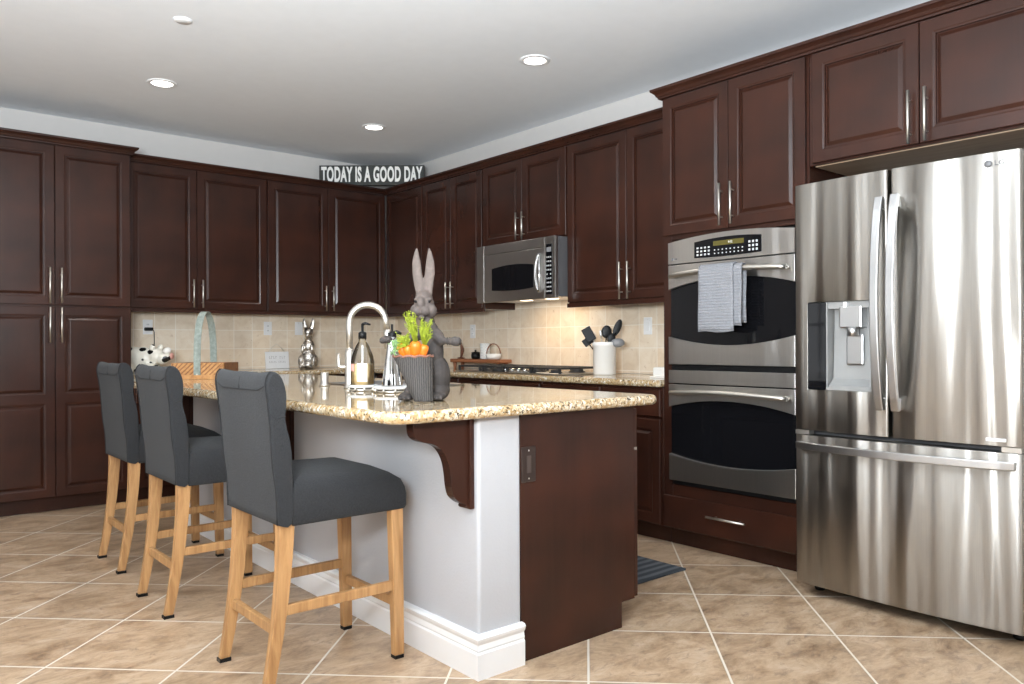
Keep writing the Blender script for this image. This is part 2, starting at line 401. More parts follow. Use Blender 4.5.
def blob(name, mb, mat, parent=None, voxel=.004, smooth=6, **k):
    """fuse overlapping closed shapes into one continuous skin"""
    bmesh.ops.recalc_face_normals(mb.bm, faces=mb.bm.faces)
    me = bpy.data.meshes.new('t'); mb.bm.to_mesh(me); mb.bm.free()
    t = bpy.data.objects.new('t', me); COL.objects.link(t)
    md = t.modifiers.new('r', 'REMESH'); md.mode = 'VOXEL'; md.voxel_size = voxel; md.use_smooth_shade = True
    if smooth:
        ms = t.modifiers.new('s', 'SMOOTH'); ms.iterations = smooth; ms.factor = .5
    dg = bpy.context.evaluated_depsgraph_get(); ev = t.evaluated_get(dg)
    nm = bpy.data.meshes.new_from_object(ev); bpy.data.objects.remove(t)
    nm.name = name; nm.materials.clear(); nm.materials.append(M[mat])
    for p in nm.polygons: p.use_smooth = True
    o = bpy.data.objects.new(name, nm); COL.objects.link(o)
    if parent: o.parent = parent
    if 'loc' in k: o.location = k['loc']
    if 'rot' in k: o.rotation_euler = k['rot']
    if 'tag' in k: o['label'] = k['tag'][0]; o['category'] = k['tag'][1]
    return o
def text_mesh(name, txt, size, sx, mat, parent, loc, rot, extrude=.002, bold=.0, spacing=1.0):
    cu = bpy.data.curves.new('t', 'FONT'); cu.body = txt; cu.size = size; cu.extrude = extrude; cu.offset = bold
    cu.align_x = 'CENTER'; cu.align_y = 'CENTER'; cu.space_character = spacing
    t = bpy.data.objects.new('t', cu); COL.objects.link(t)
    dg = bpy.context.evaluated_depsgraph_get()
    me = bpy.data.meshes.new_from_object(t.evaluated_get(dg)); bpy.data.objects.remove(t)
    me.transform(Matrix.Diagonal((sx, 1, 1, 1)))
    me.materials.clear(); me.materials.append(M[mat]); me.name = name
    o = bpy.data.objects.new(name, me); COL.objects.link(o); o.parent = parent; o.location = loc; o.rotation_euler = rot
    return o
def copy_tree(o, parent=None):
    c = o.copy(); COL.objects.link(c); c.parent = parent
    for ch in list(o.children): copy_tree(ch, c)
    return c

def resample(pts, k):
    """Catmull-Rom through the points, k steps per span"""
    P_ = [Vector(p) for p in pts]; out = []
    for i in range(len(P_)-1):
        p0, p1, p2, p3 = P_[max(i-1, 0)], P_[i], P_[i+1], P_[min(i+2, len(P_)-1)]
        for j in range(k):
            t = j/k; out.append(tuple(.5*((2*p1)+(p2-p0)*t+(2*p0-5*p1+4*p2-p3)*t*t+(3*p1-p0-3*p2+p3)*t**3)))
    out.append(tuple(P_[-1])); return out

# ------------------------------------------------------------------ room shell
def struct(name, mb, mat, **k): return build(name, mb, mat, kind='structure', **k)
T = .15
struct('floor', MB().box(LX-T, WX+T, FY-T, WY+T, -.1, 0), 'floor')
struct('ceiling', MB().box(LX-T, WX+T, FY-T, WY+T, CEIL, CEIL+.1), 'ceil')
struct('wall_back', MB().box(LX-T, WX+T, WY, WY+T, 0, CEIL), 'wall')
struct('wall_right', MB().box(WX, WX+T, FY-T, WY, 0, CEIL), 'wall')
mb = MB(); zs, ze = .35, 2.4
edges = [FY] + [v for w in LEFT_WIN for v in w] + [WY]
for i in range(0, len(edges), 2): mb.box(LX-T, LX, edges[i], edges[i+1], 0, CEIL)
for a, b in LEFT_WIN: mb.box(LX-T, LX, a, b, 0, zs); mb.box(LX-T, LX, a, b, ze, CEIL)
struct('wall_left', mb, 'wall')
for i, (a, b) in enumerate(LEFT_WIN):
    mb = MB(); e = .05
    mb.box(LX-.09, LX-.03, a, a+e, zs, ze).box(LX-.09, LX-.03, b-e, b, zs, ze).box(LX-.09, LX-.03, a, b, zs, zs+e).box(LX-.09, LX-.03, a, b, ze-e, ze)
    mb.box(LX-.08, LX-.04, (a+b)/2-.015, (a+b)/2+.015, zs, ze).box(LX-.08, LX-.04, a, b, 1.35, 1.38).box(LX-.08, LX-.04, a, b, 1.86, 1.88)
    struct('window_%d' % (i+1), mb, 'trim')
mb = MB(); zs, ze = .12, 2.45
edges = [LX] + [v for w in BACK_WIN for v in w] + [WX]
for i in range(0, len(edges), 2): mb.box(edges[i], edges[i+1], FY-T, FY, 0, CEIL)
for a, b in BACK_WIN: mb.box(a, b, FY-T, FY, 0, zs); mb.box(a, b, FY-T, FY, ze, CEIL)
struct('wall_front', mb, 'wall')
for i, (a, b) in enumerate(BACK_WIN):
    mb = MB(); e = .06
    mb.box(a, a+e, FY-.09, FY-.03, zs, ze).box(b-e, b, FY-.09, FY-.03, zs, ze).box(a, b, FY-.09, FY-.03, zs, zs+e).box(a, b, FY-.09, FY-.03, ze-e, ze).box((a+b)/2-.03, (a+b)/2+.03, FY-.09, FY-.03, zs, ze)
    struct('window_%d' % (i+5), mb, 'trim')
# tiled splashbacks
BSZ0, BSZ1 = .917, 1.42
struct('wall_back_tiles', MB().box(1.545, WX, WY-.01, WY, BSZ0, BSZ1), 'splashA')
struct('wall_right_tiles', MB().box(WX-.01, WX, 2.846, WY-.01, BSZ0, 1.9), 'splashB')

# ceiling lamps
ring = None
for i, (x, y) in enumerate(LAMPS):
    if i < 3:
        lab = ['round recessed ceiling light nearest the tall pantry, lit white',
               'round recessed ceiling light nearest the fridge, lit white, the highest in the photo',
               'small round recessed ceiling light above the black sign, lit white'][i]
    else: lab = 'round recessed ceiling light out of view nearer the windows'
    o = empty('recessed_light', lab, 'ceiling light', (x, y, CEIL), 0, 'recessed ceiling lights')
    if ring is None:
        mb = MB(); mb.lathe([(.064, -.002), (.066, -.007), (.088, -.005), (.092, 0), (.064, 0)], n=36, cap=False); ring = build('trim_ring', mb, 'trim', o)
        mb = MB(); mb.lathe([(.001, -.004), (.066, -.003), (.066, -.001), (.001, -.001)], n=36); lens = build('lens', mb, 'lamp', o)
    else:
        for s_ in (ring, lens):
            c = s_.copy(); COL.objects.link(c); c.parent = o
k = (CEIL-H)/(2.70-H)
o = empty('sprinkler_cap', 'small flat round beige cap on the ceiling above and left of the lights', 'sprinkler cap', (1.241*k, 3.995*k, CEIL))
build('cap_disc', MB().lathe([(.001, -.009), (.038, -.009), (.040, -.007), (.040, -.004), (.001, -.004)]), 'trim', o)
build('cap_ring', MB().lathe([(.001, -.004), (.046, -.003), (.048, 0), (.001, 0)]), 'ceil', o)

# ------------------------------------------------------------------ cabinets
def door_mb(w, h, fw=.058, rail=None):
    """raised panel door, local: x 0..w, z 0..h, front at y=-.02"""
    mb = MB()
    R = [(0, 0), (0, -.0175), (.0025, -.02)]
    mb.loft([[(i, y, i), (w-i, y, i), (w-i, y, h-i), (i, y, h-i)] for i, y in R], False, 0, False)
    mb.add([(0, 0, 0), (w, 0, 0), (w, 0, h), (0, 0, h)], [(0, 1, 2, 3)])
    zs = [(fw, h-fw)] if not rail else [(fw, rail-fw/2-.006), (rail+fw/2+.006, h-fw)]
    a = fw-.004; e = .0025; Y = -.02
    mb.box(e, a, Y, Y+.012, e, h-e).box(w-a, w-e, Y, Y+.012, e, h-e)
    zz = [e]+[v for p in zs for v in (p[0]-.004, p[1]+.004)]+[h-e]
    for k in range(0, len(zz), 2): mb.box(a, w-a, Y, Y+.012, zz[k], zz[k+1])
    for z0, z1 in zs:
        z0 -= fw; z1 += fw
        P = [(fw-.004, -.02), (fw+.001, -.0178), (fw+.007, -.0172), (fw+.0085, -.0085), (fw+.0125, -.0085), (fw+.028, -.0168), (fw+.031, -.0172)]
        rg = [[(i, y, z0+i), (w-i, y, z0+i), (w-i, y, z1-i), (i, y, z1-i)] for i, y in P]
        mb.loft(rg, False, 0, False); mb.add(rg[-1], [(0, 1, 2, 3)])
    return mb
def slab_mb(w, h):
    mb = MB(); R = [(0, 0), (0, -.014), (.005, -.02)]
    mb.loft([[(i, y, i), (w-i, y, i), (w-i, y, h-i), (i, y, h-i)] for i, y in R], True, 0, False); return mb
_h = {}
def handle(parent, x, z, length, vert=True):
    key = (length, vert)
    if key not in _h:
        mb = MB(); L = length/2; off = -.052; p = L*.62
        if vert:
            mb.tube([(0, off, -L), (0, off, L)], .006, 12)
            for s_ in (-p, p): mb.tube([(0, off, s_), (0, -.019, s_)], .0042, 8)
        else:
            mb.tube([(-L, off, 0), (L, off, 0)], .006, 12)
            for s_ in (-p, p): mb.tube([(s_, off, 0), (s_, -.019, 0)], .0042, 8)
        o = build('handle', mb, 'nickel', parent); _h[key] = o
    else:
        o = _h[key].copy(); COL.objects.link(o); o.parent = parent
    o.location = (x, 0, z)
    return o
def cabinet(name, label, cat, loc, rz, W, D, Ht, fronts, toe=0, group=None, under=False, cabmat='cab', hollow=None):
    """root at front-left-bottom corner of the face frame; x right, y into the cabinet"""
    o = empty(name, label, cat, loc, rz, group)
    mb = MB()
    if hollow:      # frame round an opening for a built-in appliance
        z0, z1, x0, x1 = hollow
        mb.box(0, x0, 0, D, toe, Ht); mb.box(x1, W, 0, D, toe, Ht); mb.box(x0, x1, 0, D, toe, z0); mb.box(x0, x1, 0, D, z1, Ht); mb.box(x0, x1, D-.02, D, z0, z1)
    else: mb.box(0, W, 0, D, toe, Ht)
    if toe: mb.box(.0, W, .0 if toe < 0 else .06, D, 0, toe)
    build('cabinet_box', mb, cabmat, o, .0015, 1)
    if under: build('underside_panel', MB().box(.018, W-.018, .022, D-.01, -.004, 0), 'under', o)
    for f in fronts:
        x0, x1, z0, z1, kind = f[:5]
        mbd = door_mb(x1-x0, z1-z0, rail=f[6] if len(f) > 6 else None) if kind == 'door' else slab_mb(x1-x0, z1-z0)
        d = build('door' if kind == 'door' else 'drawer', mbd, cabmat, o, loc=(x0, -.0005, z0))
        if len(f) > 5 and f[5]:
            hx, hz, L, v = f[5]
            handle(d, hx-x0, hz-z0, L, v)
    return o
RB = -PI/2      # cabinets on the right-hand wall face -x
XB, XU = 3.452, 3.75     # face-frame planes: base/tall, upper (right wall)
YP, YU, YBASE = 6.134, 6.33, 6.07   # pantry, upper and base on the back wall
UZ0, UZ1 = 1.395, 2.49
TOPZ = 2.49
def handles_pair(xc, z0, z1): return
def pair(x0, xm, x1, z0, z1, hz, L=.215, g=.002, rail=None):
    return [(x0, xm-g, z0, z1, 'door', (xm-g-.032, hz, L, True), rail), (xm+g, x1, z0, z1, 'door', (xm+g+.032, hz, L, True), rail)]
# pantry (back wall, left)
PX0 = .585; PX1 = 1.540
W = PX1-PX0; xm = 1.066-PX0
cabinet('pantry_cabinet', 'tall dark espresso pantry cabinet with four raised panel doors on the left', 'cabinet', (PX0, YP, 0), 0, W, WY-YP-.004, TOPZ,
        pair(.012, xm, W-.008, 1.398, 2.474, 1.528, .24) + pair(.012, xm, W-.008, .105, 1.384, 1.262, .24, rail=.66), toe=.1)
# a second pantry left of it continues out of frame
cabinet('pantry_cabinet', 'tall dark espresso pantry cabinet beyond the left edge of the view', 'cabinet', (PX0-.962, YP, 0), 0, .96, WY-YP-.004, TOPZ,
        pair(.008, .48, .952, 1.398, 2.474, 1.528, .24) + pair(.008, .48, .952, .105, 1.384, 1.262, .24, rail=.66), toe=.1)
# back wall uppers
def upper_back(x0, x1, xm, label):
    W = x1-x0
    cabinet('wall_cabinet', label, 'cabinet', (x0, YU, UZ0), 0, W, WY-YU, UZ1-UZ0, pair(.006, xm-x0, W-.006, .008, 1.079, .125+.0), group='dark wall cabinets')
upper_back(1.543, 2.617, 2.058, 'dark two-door wall cabinet right beside the tall pantry cabinet')
upper_back(2.620, 3.727, 3.160, 'dark two-door wall cabinet under the left end of the black sign')
# right wall uppers
def upper_right(y0, y1, ym, z0, label, hz, single=False, g='dark wall cabinets', L=.215):
    W = y0-y1; h = UZ1-z0
    if single: fr = [(.025, W-.006, .008, h-.016, 'door', (W-.04, hz, L, True))]
    else: fr = pair(.006, y0-ym, W-.006, .008, h-.016, hz, L)
    cabinet('wall_cabinet', label, 'cabinet', (XU, y0, z0), RB, W, WX-XU, h, fr, group=g)
upper_right(6.327, 5.712, 0, UZ0, 'dark single-door wall cabinet in the corner, left neighbour of the pair behind the rabbit ears', .125, True)
upper_right(5.709, 4.868, 5.288, UZ0, 'dark two-door wall cabinet left of the microwave', .125)
upper_right(4.865, 3.922, 4.392, 1.862, 'short dark two-door wall cabinet above the microwave', .12, L=.2)
upper_right(3.919, 2.846, 3.372, UZ0, 'dark two-door wall cabinet between the microwave and the double oven tower', .125, L=.235)
# oven tower
TW0, TW1 = 2.843, 1.958
cabinet('oven_tower', 'tall dark cabinet tower around the double wall oven, two doors above, drawer below', 'cabinet', (XB, TW0, 0), RB, TW0-TW1, WX-XB, TOPZ,
        pair(.012, TW0-2.401, TW0-TW1-.012, 1.715, 2.474, 1.838, .215) + [(.008, TW0-TW1-.008, .105, .285, 'drawer', (TW0-2.408, .21, .235, False))],
        toe=.098, hollow=(.345, 1.69, .06, .84))
# cabinet over fridge
FC1 = .94
cabinet('fridge_top_cabinet', 'dark two-door cabinet directly above the stainless fridge', 'cabinet', (XB, 1.956, 1.955), RB, 1.956-FC1, WX-XB, TOPZ-1.955,
        pair(.022, 1.956-1.443, 1.956-FC1-.008, .008, .519, .12, .225), under=True)
build('fridge_side_panel', MB().box(XB, WX, FC1-.028, FC1-.002, 0, TOPZ), 'cab', tag=('tall dark wood end panel on the right of the fridge', 'panel'), bevel=.002)
# base cabinets, right wall
yy = [2.846, 3.31, 3.86, 4.77, 5.32, 5.98]
labs = ['dark base cabinet with one drawer next to the oven tower', 'dark base cabinet below the white utensil crock', 'wide dark base cabinet below the gas cooktop', 'dark base cabinet below the wooden riser', 'dark corner base cabinet behind the island sink']
for i in range(5):
    y1, y0 = yy[i]+.001, yy[i+1]-.001; W = y0-y1
    fr = [(.006, W-.012, .708, .862, 'drawer', (W/2, .785, .13, False) if i else None)]
    if W > .8: fr += [(.006, W/2-.002, .108, .695, 'door', (W/2-.035, .6, .2, True)), (W/2+.002, W-.006, .108, .695, 'door', (W/2+.035, .6, .2, True))]
    else: fr += [(.006, W-.012, .108, .695, 'door', (.04, .6, .2, True) if i else None)]
    cabinet('base_cabinet', labs[i], 'cabinet', (XB, y0, 0), RB, W, WX-XB-.002, .874, fr, toe=.1, group='dark base cabinets')
# base cabinets, back wall
xx = [1.543, 2.17, 2.80, 3.43]
labs = ['dark base cabinet against the pantry side, behind the bar stools', 'dark base cabinet below the small white plaque', 'dark base cabinet below the silver rabbit']
for i in range(3):
    x0, x1 = xx[i], xx[i+1]-.002; W = x1-x0
    cabinet('base_cabinet', labs[i], 'cabinet', (x0, YBASE, 0), 0, W, WY-YBASE-.002, .874,
            [(.006, W-.006, .708, .862, 'drawer', (W/2, .785, .13, False)), (.006, W-.006, .108, .695, 'door', (W-.04, .6, .2, True))], toe=.1, group='dark base cabinets')
# crown mouldings
def crown(path, closed=False):
    """path: plan polyline on the cabinet face, outward side on the right-hand; profile sweeps out and up"""
    prof = [(0, 2.478), (.010, 2.478), (.012, 2.487), (.018, 2.491), (.023, 2.503), (.034, 2.513), (.042, 2.518), (.044, 2.531), (0, 2.531)]
    rings = []
    n = len(path)
    for i, p in enumerate(path):
        p = Vector((*p, 0)); 
        ds = []
        if i > 0: ds.append((p-Vector((*path[i-1], 0))).normalized())
        if i < n-1: ds.append((Vector((*path[i+1], 0))-p).normalized())
        ns = [Vector((d.y, -d.x, 0)) for d in ds]
        m = (ns[0]+ns[-1]).normalized(); sc = 1/max(.3, m.dot(ns[0]))
        rings.append([p+m*(o_*sc)+Vector((0, 0, z)) for o_, z in prof])
    return MB().loft(rings, True, 0, False)
struct('trim_1', crown([(-.4, YP-.02), (PX1, YP-.02), (PX1, YU-.03)]), 'cab')
struct('trim_2', crown([(PX1+.001, YU-.02), (XU-.02, YU-.02), (XU-.02, TW0+.004)]), 'cab')
struct('trim_3', crown([(XU-.03, TW0+.001), (XB-.02, TW0+.001), (XB-.02, FC1-.03)]), 'cab')
# light rail under the uppers
struct('trim_4', MB().box(PX1+.002, XU, YU-.018, YU+.004, 1.372, 1.397).box(XU-.018, XU+.004, 4.868, YU, 1.372, 1.397), 'cab')
struct('trim_5', MB().box(XU-.018, XU+.004, 2.846, 3.919, 1.368, 1.397), 'cab')

# ------------------------------------------------------------------ worktops
def rounded(poly, r, n=6):
    out = []
    for i, p in enumerate(poly):
        rr = r[i] if isinstance(r, (list, tuple)) else r
        if rr <= 0: out.append(p); continue
        p = Vector(p); a = (Vector(poly[i-1])-p).normalized(); b = (Vector(poly[(i+1) % len(poly)])-p).normalized()
        for k in range(n+1):
            t = k/n; q0 = p+a*rr; q1 = p+b*rr
            out.append(tuple(q0*(1-t)**2+p*2*t*(1-t)+q1*t*t))
    return out
def worktop(name, poly, z0, z1, r, label):
    mb = MB(); mb.prism(rounded(poly, r), z0, z1, 'z')
    return build(name, mb, 'granite', bevel=.0175, seg=4, tag=(label, 'countertop'), angle=60)
worktop('wall_countertop', [(1.543, WY-.001), (1.543, 6.025), (3.41, 6.025), (3.41, 2.846), (WX-.001, 2.846), (WX-.001, WY-.001)], .875, .915, [0]*6,
        'L-shaped cream granite countertop along both walls under the wall cabinets')
ISX0, ISX1, ISY0, ISY1 = 1.232, 2.475, 2.055, 5.34
worktop('island_countertop', [(ISX0, ISY0), (ISX1, ISY0), (ISX1, ISY1), (ISX0, ISY1)], .875, .915, [.11, .05, .05, .11], 'thick cream granite countertop of the island, rounded at its near corner')

# ------------------------------------------------------------------ island body
isl = empty('kitchen_island', 'kitchen island with white half wall, dark wood end panel and carved brackets', 'kitchen island', (1.6, 2.115, 0))
OX, OY = 1.6, 2.115
BY1 = 5.25-OY
build('half_wall', MB().box(0, .187, 0, BY1, 0, .874), 'wallwhite', isl, .012, 3)
# baseboard wrapping the half wall on the stool side and the near end
prof = [(0, 0), (.018, 0), (.018, .085), (.014, .092), (.016, .098), (.012, .115), (.020, .128), (.022, .138), (.016, .146), (0, .148)]
def skirt(path):
    rings = []
    for i, p in enumerate(path):
        p = Vector((*p, 0)); ds = []
        if i > 0: ds.append((p-Vector((*path[i-1], 0))).normalized())
        if i < len(path)-1: ds.append((Vector((*path[i+1], 0))-p).normalized())
        ns = [Vector((d.y, -d.x, 0)) for d in ds]; m = (ns[0]+ns[-1]).normalized(); sc = 1/max(.3, m.dot(ns[0]))
        rings.append([p+m*(o_*sc)+Vector((0, 0, z)) for o_, z in prof])
    return MB().loft(rings, True, 0, False)
build('baseboard', skirt([(0, BY1), (0, 0), (.188, 0)]), 'trim', isl)
# end panel with toe notch
CX1 = 2.385-OX
mb = MB(); mb.prism([(.188, 0), (CX1-.075, 0), (CX1-.075, .10), (CX1, .10), (CX1, .874), (.188, .874)], .004, .022, 'y')
build('end_panel', mb, 'cab', isl, .001, 1)
build('island_box', MB().box(.188, CX1-.001, .022, BY1, .10, .873).box(.188, CX1-.075, .022, BY1, 0, .10), 'cab', isl)
fr = [0, .46, 1.15, 1.95, 2.55, 3.13]
for a, b in zip(fr, fr[1:]):
    d = build('door', door_mb(b-a-.006, .585), 'cab', isl, loc=(CX1, .004+a, .108), rot=(0, 0, PI/2))
    handle(d, .04, .49, .2)
    d = build('drawer', slab_mb(b-a-.006, .155), 'cab', isl, loc=(CX1, .004+a, .705), rot=(0, 0, PI/2))
    handle(d, (b-a)/2, .078, .13, False)
# switch plate on end panel
pl = build('cover_plate', MB().box(.190, .255, -.002, .005, .632, .757, bev=.002), 'bronze', isl)
build('socket', MB().box(.212, .232, -.0045, -.001, .665, .725), 'bronzelt', pl)
for z in (.645, .744):
    build('screw', MB().ell((.222, -.003, z), (.003, .002, .003), n=8), 'nickel', pl)
# brackets under the overhang
def bracket(y, first=[None]):
    if first[0] is None:
        ctrl = [(-.262, .860), (-.256, .825), (-.225, .805), (-.180, .795), (-.140, .775), (-.112, .735), (-.100, .690), (-.094, .645), (-.082, .612), (-.055, .590), (-.030, .580)]
        ctrl = [(x*.89, z) for x, z in ctrl]
        pts = [(0, .874), (-.233, .874)] + resample(ctrl, 3) + [(-.030, .572), (0, .572)]
        mb = MB(); mb.prism(pts, -.022, .022, 'y'); mb.box(-.018, 0, -.034, .034, .565, .874)
        first[0] = build('bracket', mb, 'cab', isl, .002, 2); first[0].location = (0, y, 0)
    else:
        c = first[0].copy(); COL.objects.link(c); c.parent = isl; c.location = (0, y, 0)
for y in (.055, 3.585-OY, 5.02-OY): bracket(y)

# ------------------------------------------------------------------ fridge
FX = 3.222   # plane of door edges; faces bulge towards the room
FY0, FY1 = 1.902, .993       # left / right edge seen from the front
FW = FY0-FY1
fr_ = empty('refrigerator', 'large stainless steel french door fridge with ice dispenser and bottom freezer drawer', 'fridge', (FX, FY0, 0), RB)
build('fridge_body', MB().box(.006, FW-.006, .075, WX-FX-.03, .03, 1.80, bev=.004), 'fridgeside', fr_)
for x in (.05, FW-.05):
    build('foot', MB().lathe([(.02, 0), (.024, .008), (.024, .02), (.01, .03), (.01, .06)], (x, .12, 0), 14), 'blackpl', fr_)
def bulge(x): return -.022*(1-((x-FW/2)/(FW/2))**2)
def fdoor(x0, x1, z0, z1, hole=None):
    """curved door front; hole=(x0,x1,z0,z1) leaves an opening for the dispenser"""
    mb = MB(); n = 14
    xs = sorted(set([x0+(x1-x0)*i/n for i in range(n+1)] + ([hole[0], hole[1]] if hole else [])))
    zz = [z0, z1] if not hole else [z0, hole[2], hole[3], z1]
    er = .010
    def yf(x):
        d = min(x-x0, x1-x); e = 0 if d > er else er*(1-math.sqrt(max(0, 1-(1-d/er)**2)))
        return bulge(x)+e
    xs = sorted(set(xs+[x0+.002, x0+.005, x0+er, x1-.002, x1-.005, x1-er]))
    g = {}
    for i, x in enumerate(xs):
        for j, z in enumerate(zz): g[i, j] = mb.bm.verts.new((x, yf(x), z))
    B = {}
    for i, x in enumerate(xs):
        for j, z in enumerate(zz): B[i, j] = mb.bm.verts.new((x, .065, z))
    def skip(i, j): return hole and j == 1 and xs[i] >= hole[0]-1e-6 and xs[i+1] <= hole[1]+1e-6
    for i in range(len(xs)-1):
        for j in range(len(zz)-1):
            if skip(i, j): continue
            f = mb.bm.faces.new((g[i, j], g[i+1, j], g[i+1, j+1], g[i, j+1])); f.smooth = True
            mb.bm.faces.new((B[i, j], B[i, j+1], B[i+1, j+1], B[i+1, j]))
        for j in (0, len(zz)-1): mb.bm.faces.new((g[i, j], B[i, j], B[i+1, j], g[i+1, j]))
    for j in range(len(zz)-1):
        for i in (0, len(xs)-1): mb.bm.faces.new((g[i, j], g[i, j+1], B[i, j+1], B[i, j]))
    if hole:
        ia, ib = xs.index(hole[0]), xs.index(hole[1])
        for i in range(ia, ib):
            for j in (1, 2): mb.bm.faces.new((g[i, j], g[i+1, j], B[i+1, j], B[i, j]))
        for i in (ia, ib): mb.bm.faces.new((g[i, 1], g[i, 2], B[i, 2], B[i, 1]))
    return mb
XM = FY0-1.466
HO = (.066, .358, .915, 1.297)
dl = build('left_door', fdoor(.001, XM-.007, 0.735, 1.824, HO), 'fridge', fr_, .002, 2)
dr = build('right_door', fdoor(XM+.007, FW-.001, 0.735, 1.824), 'fridge', fr_, .002, 2)
fz = build('freezer_drawer', fdoor(.001, FW-.001, .052, .712), 'fridge', fr_, .002, 2)
def bow(x, z0, z1, side, parent):
    pts = []
    for k in range(17):
        t = k/16; z = z0+(z1-z0)*t; b = math.sin(PI*t)
        pts.append((x, bulge(x)-.022-.050*b**.7, z))
    mb = MB(); mb.sweep(pts, .017, .009, (0, -1, 0))
    for z, zz_ in ((z0, z0+.05), (z1, z1-.05)):
        mb.box(x-.012, x+.012, bulge(x)-.03, bulge(x)+.002, min(z, zz_), max(z, zz_))
    build('door_handle', mb, 'handlesteel', parent, .004, 3)
bow(XM-.030, .845, 1.712, -1, dl); bow(XM+.034, .845, 1.715, 1, dr)
pts = []
for k in range(21):
    t = k/20; x = .02+(FW-.04)*t; b = math.sin(PI*t)
    pts.append((x, bulge(x)-.020-.036*b**.6, .668))
mb = MB(); mb.sweep(pts, .008, .016, (0, 0, 1))
for x in (.032, FW-.032): mb.box(x-.012, x+.012, bulge(x)-.022, bulge(x)+.004, .654, .682)
build('drawer_handle', mb, 'handlesteel', fz, .004, 3)
# dispenser: control strip, lined recess, spout, paddle
dp = build('dispenser', MB().box(HO[0]+.001, HO[1]-.001, .055, .064, HO[2]+.001, HO[3]-.001)
    .box(HO[0]+.088, HO[0]+.094, -.008, .06, HO[2]+.001, HO[3]-.001).box(HO[1]-.006, HO[1]-.001, -.01, .06, HO[2]+.001, HO[3]-.001)
    .box(HO[0]+.09, HO[1]-.003, -.014, .06, HO[2]+.001, HO[2]+.014).box(HO[0]+.09, HO[1]-.003, .0, .06, HO[3]-.03, HO[3]-.001), 'greypale', dl)
build('control_strip', MB().box(HO[0]+.003, HO[0]+.087, -.012, .02, HO[2]+.003, HO[3]-.003), 'blackglass', dl)
build('recess_ramp', MB().prism([(.048, HO[3]-.03), (.055, HO[3]-.03), (.055, HO[2]+.014), (-.008, HO[2]+.014), (-.008, HO[2]+.02), (.03, HO[2]+.05)], HO[0]+.10, HO[1]-.008, 'x'), 'greypale', dl)
sp_ = build('spout', MB().box(HO[0]+.145, HO[0]+.245, -.006, .05, HO[3]-.115, HO[3]-.02, bev=.006).tube([(HO[0]+.2, .01, HO[3]-.11), (HO[0]+.2, .01, HO[3]-.15)], .024, 14), 'handlesteel', dl)
build('paddle', MB().box(HO[0]+.165, HO[0]+.24, .018, .026, HO[2]+.11, HO[3]-.14, bev=.006), 'handlesteel', dl)
build('light_strip', MB().box(HO[0]+.17, HO[0]+.185, -.016, .0, HO[3]-.028, HO[3]-.004), 'trim', dl)
# badge
lg = text_mesh('lettering', 'LG', .026, 1.15, 'logogrey', dr, (FY0-1.064, bulge(FY0-1.08)-.0012, 1.782), (PI/2, 0, 0), .0006, .0004)
mb = MB(); mb.lathe([(.0001, 0), (.0135, 0), (.0135, .001), (.0001, .001)], n=24); mb.xf(Matrix.Translation((FY0-1.101, bulge(FY0-1.12)-.0012, 1.782)) @ Matrix.Rotation(PI/2, 4, 'X'))
build('emblem', mb, 'logogrey', dr)
build('badge', MB().box(FY0-1.145, FY0-1.045, bulge(FY0-1.1)-.001, bulge(FY0-1.1)+.002, .752, .764), 'trim', dr)
for x0 in (.004, FW-.07):
    build('hinge', MB().box(x0, x0+.066, -.004, .04, .714, .733), 'nickel', fr_)

# ------------------------------------------------------------------ double wall oven
OW0, OW1 = 2.776, 2.012
OWD = OW0-OW1; OFX = XB-.020
ov = empty('double_wall_oven', 'stainless steel double wall oven with two dark curved windows', 'oven', (OFX, OW0, .362), RB)
Z0 = .362
def oz(z): return z-Z0
build('oven_body', MB().box(.012, OWD-.012, .030, .55, .0, oz(1.675)), 'greypl', ov)
build('oven_trim', MB().box(-.001, OWD+.001, .0215, .034, oz(.352), oz(1.684)).box(.004, OWD-.004, .004, .03, oz(.352), oz(.372)), 'blackpl', ov)
def arc_panel(x0, x1, zb, zt, zbm, ztm, yf, yb, n=24):
    """panel with bowed top and bottom edges"""
    top = [(x0+(x1-x0)*i/n, zt+(ztm-zt)*(1-((i/n-.5)*2)**2)) for i in range(n+1)]
    bot = [(x0+(x1-x0)*i/n, zb+(zbm-zb)*(1-((i/n-.5)*2)**2)) for i in range(n+1)]
    mb = MB()
    mb.loft([[(x, yf, z) for x, z in bot], [(x, yf, z) for x, z in top], [(x, yb, z) for x, z in top], [(x, yb, z) for x, z in bot]], False, 0, False, False)
    mb.loft([[(x, yb, z) for x, z in bot], [(x, yf, z) for x, z in bot]], False, 0, False, False)
    mb.add([(x0, yf, zb), (x0, yf, zt), (x0, yb, zt), (x0, yb, zb)], [(0, 1, 2, 3)]); mb.add([(x1, yf, zb), (x1, yf, zt), (x1, yb, zt), (x1, yb, zb)], [(0, 1, 2, 3)])
    bmesh.ops.remove_doubles(mb.bm, verts=mb.bm.verts, dist=1e-5)
    return mb
cp = build('control_panel', arc_panel(0, OWD, oz(1.552), oz(1.668), oz(1.552), oz(1.694), -.022, .021), 'steel', ov)
kp = build('keypad', arc_panel(.178, .585, oz(1.572), oz(1.656), oz(1.568), oz(1.668), -.0245, -.021), 'blackglass', cp)
build('display', MB().box(.30, .485, -.0262, -.0242, oz(1.625), oz(1.650)), 'display', kp)
text_mesh('clock_digits', '4:12', .017, .9, 'letter', kp, (.405, -.0265, oz(1.638)), (PI/2, 0, 0), .0003)
mb = MB()
for i in range(4):
    for j in range(3): mb.box(.194+.024*i, .206+.024*i, -.0258, -.0242, oz(1.582+.018*j), oz(1.591+.018*j))
for i in range(3):
    for j in range(3): mb.box(.512+.021*i, .523+.021*i, -.0258, -.0242, oz(1.582+.020*j), oz(1.593+.020*j))
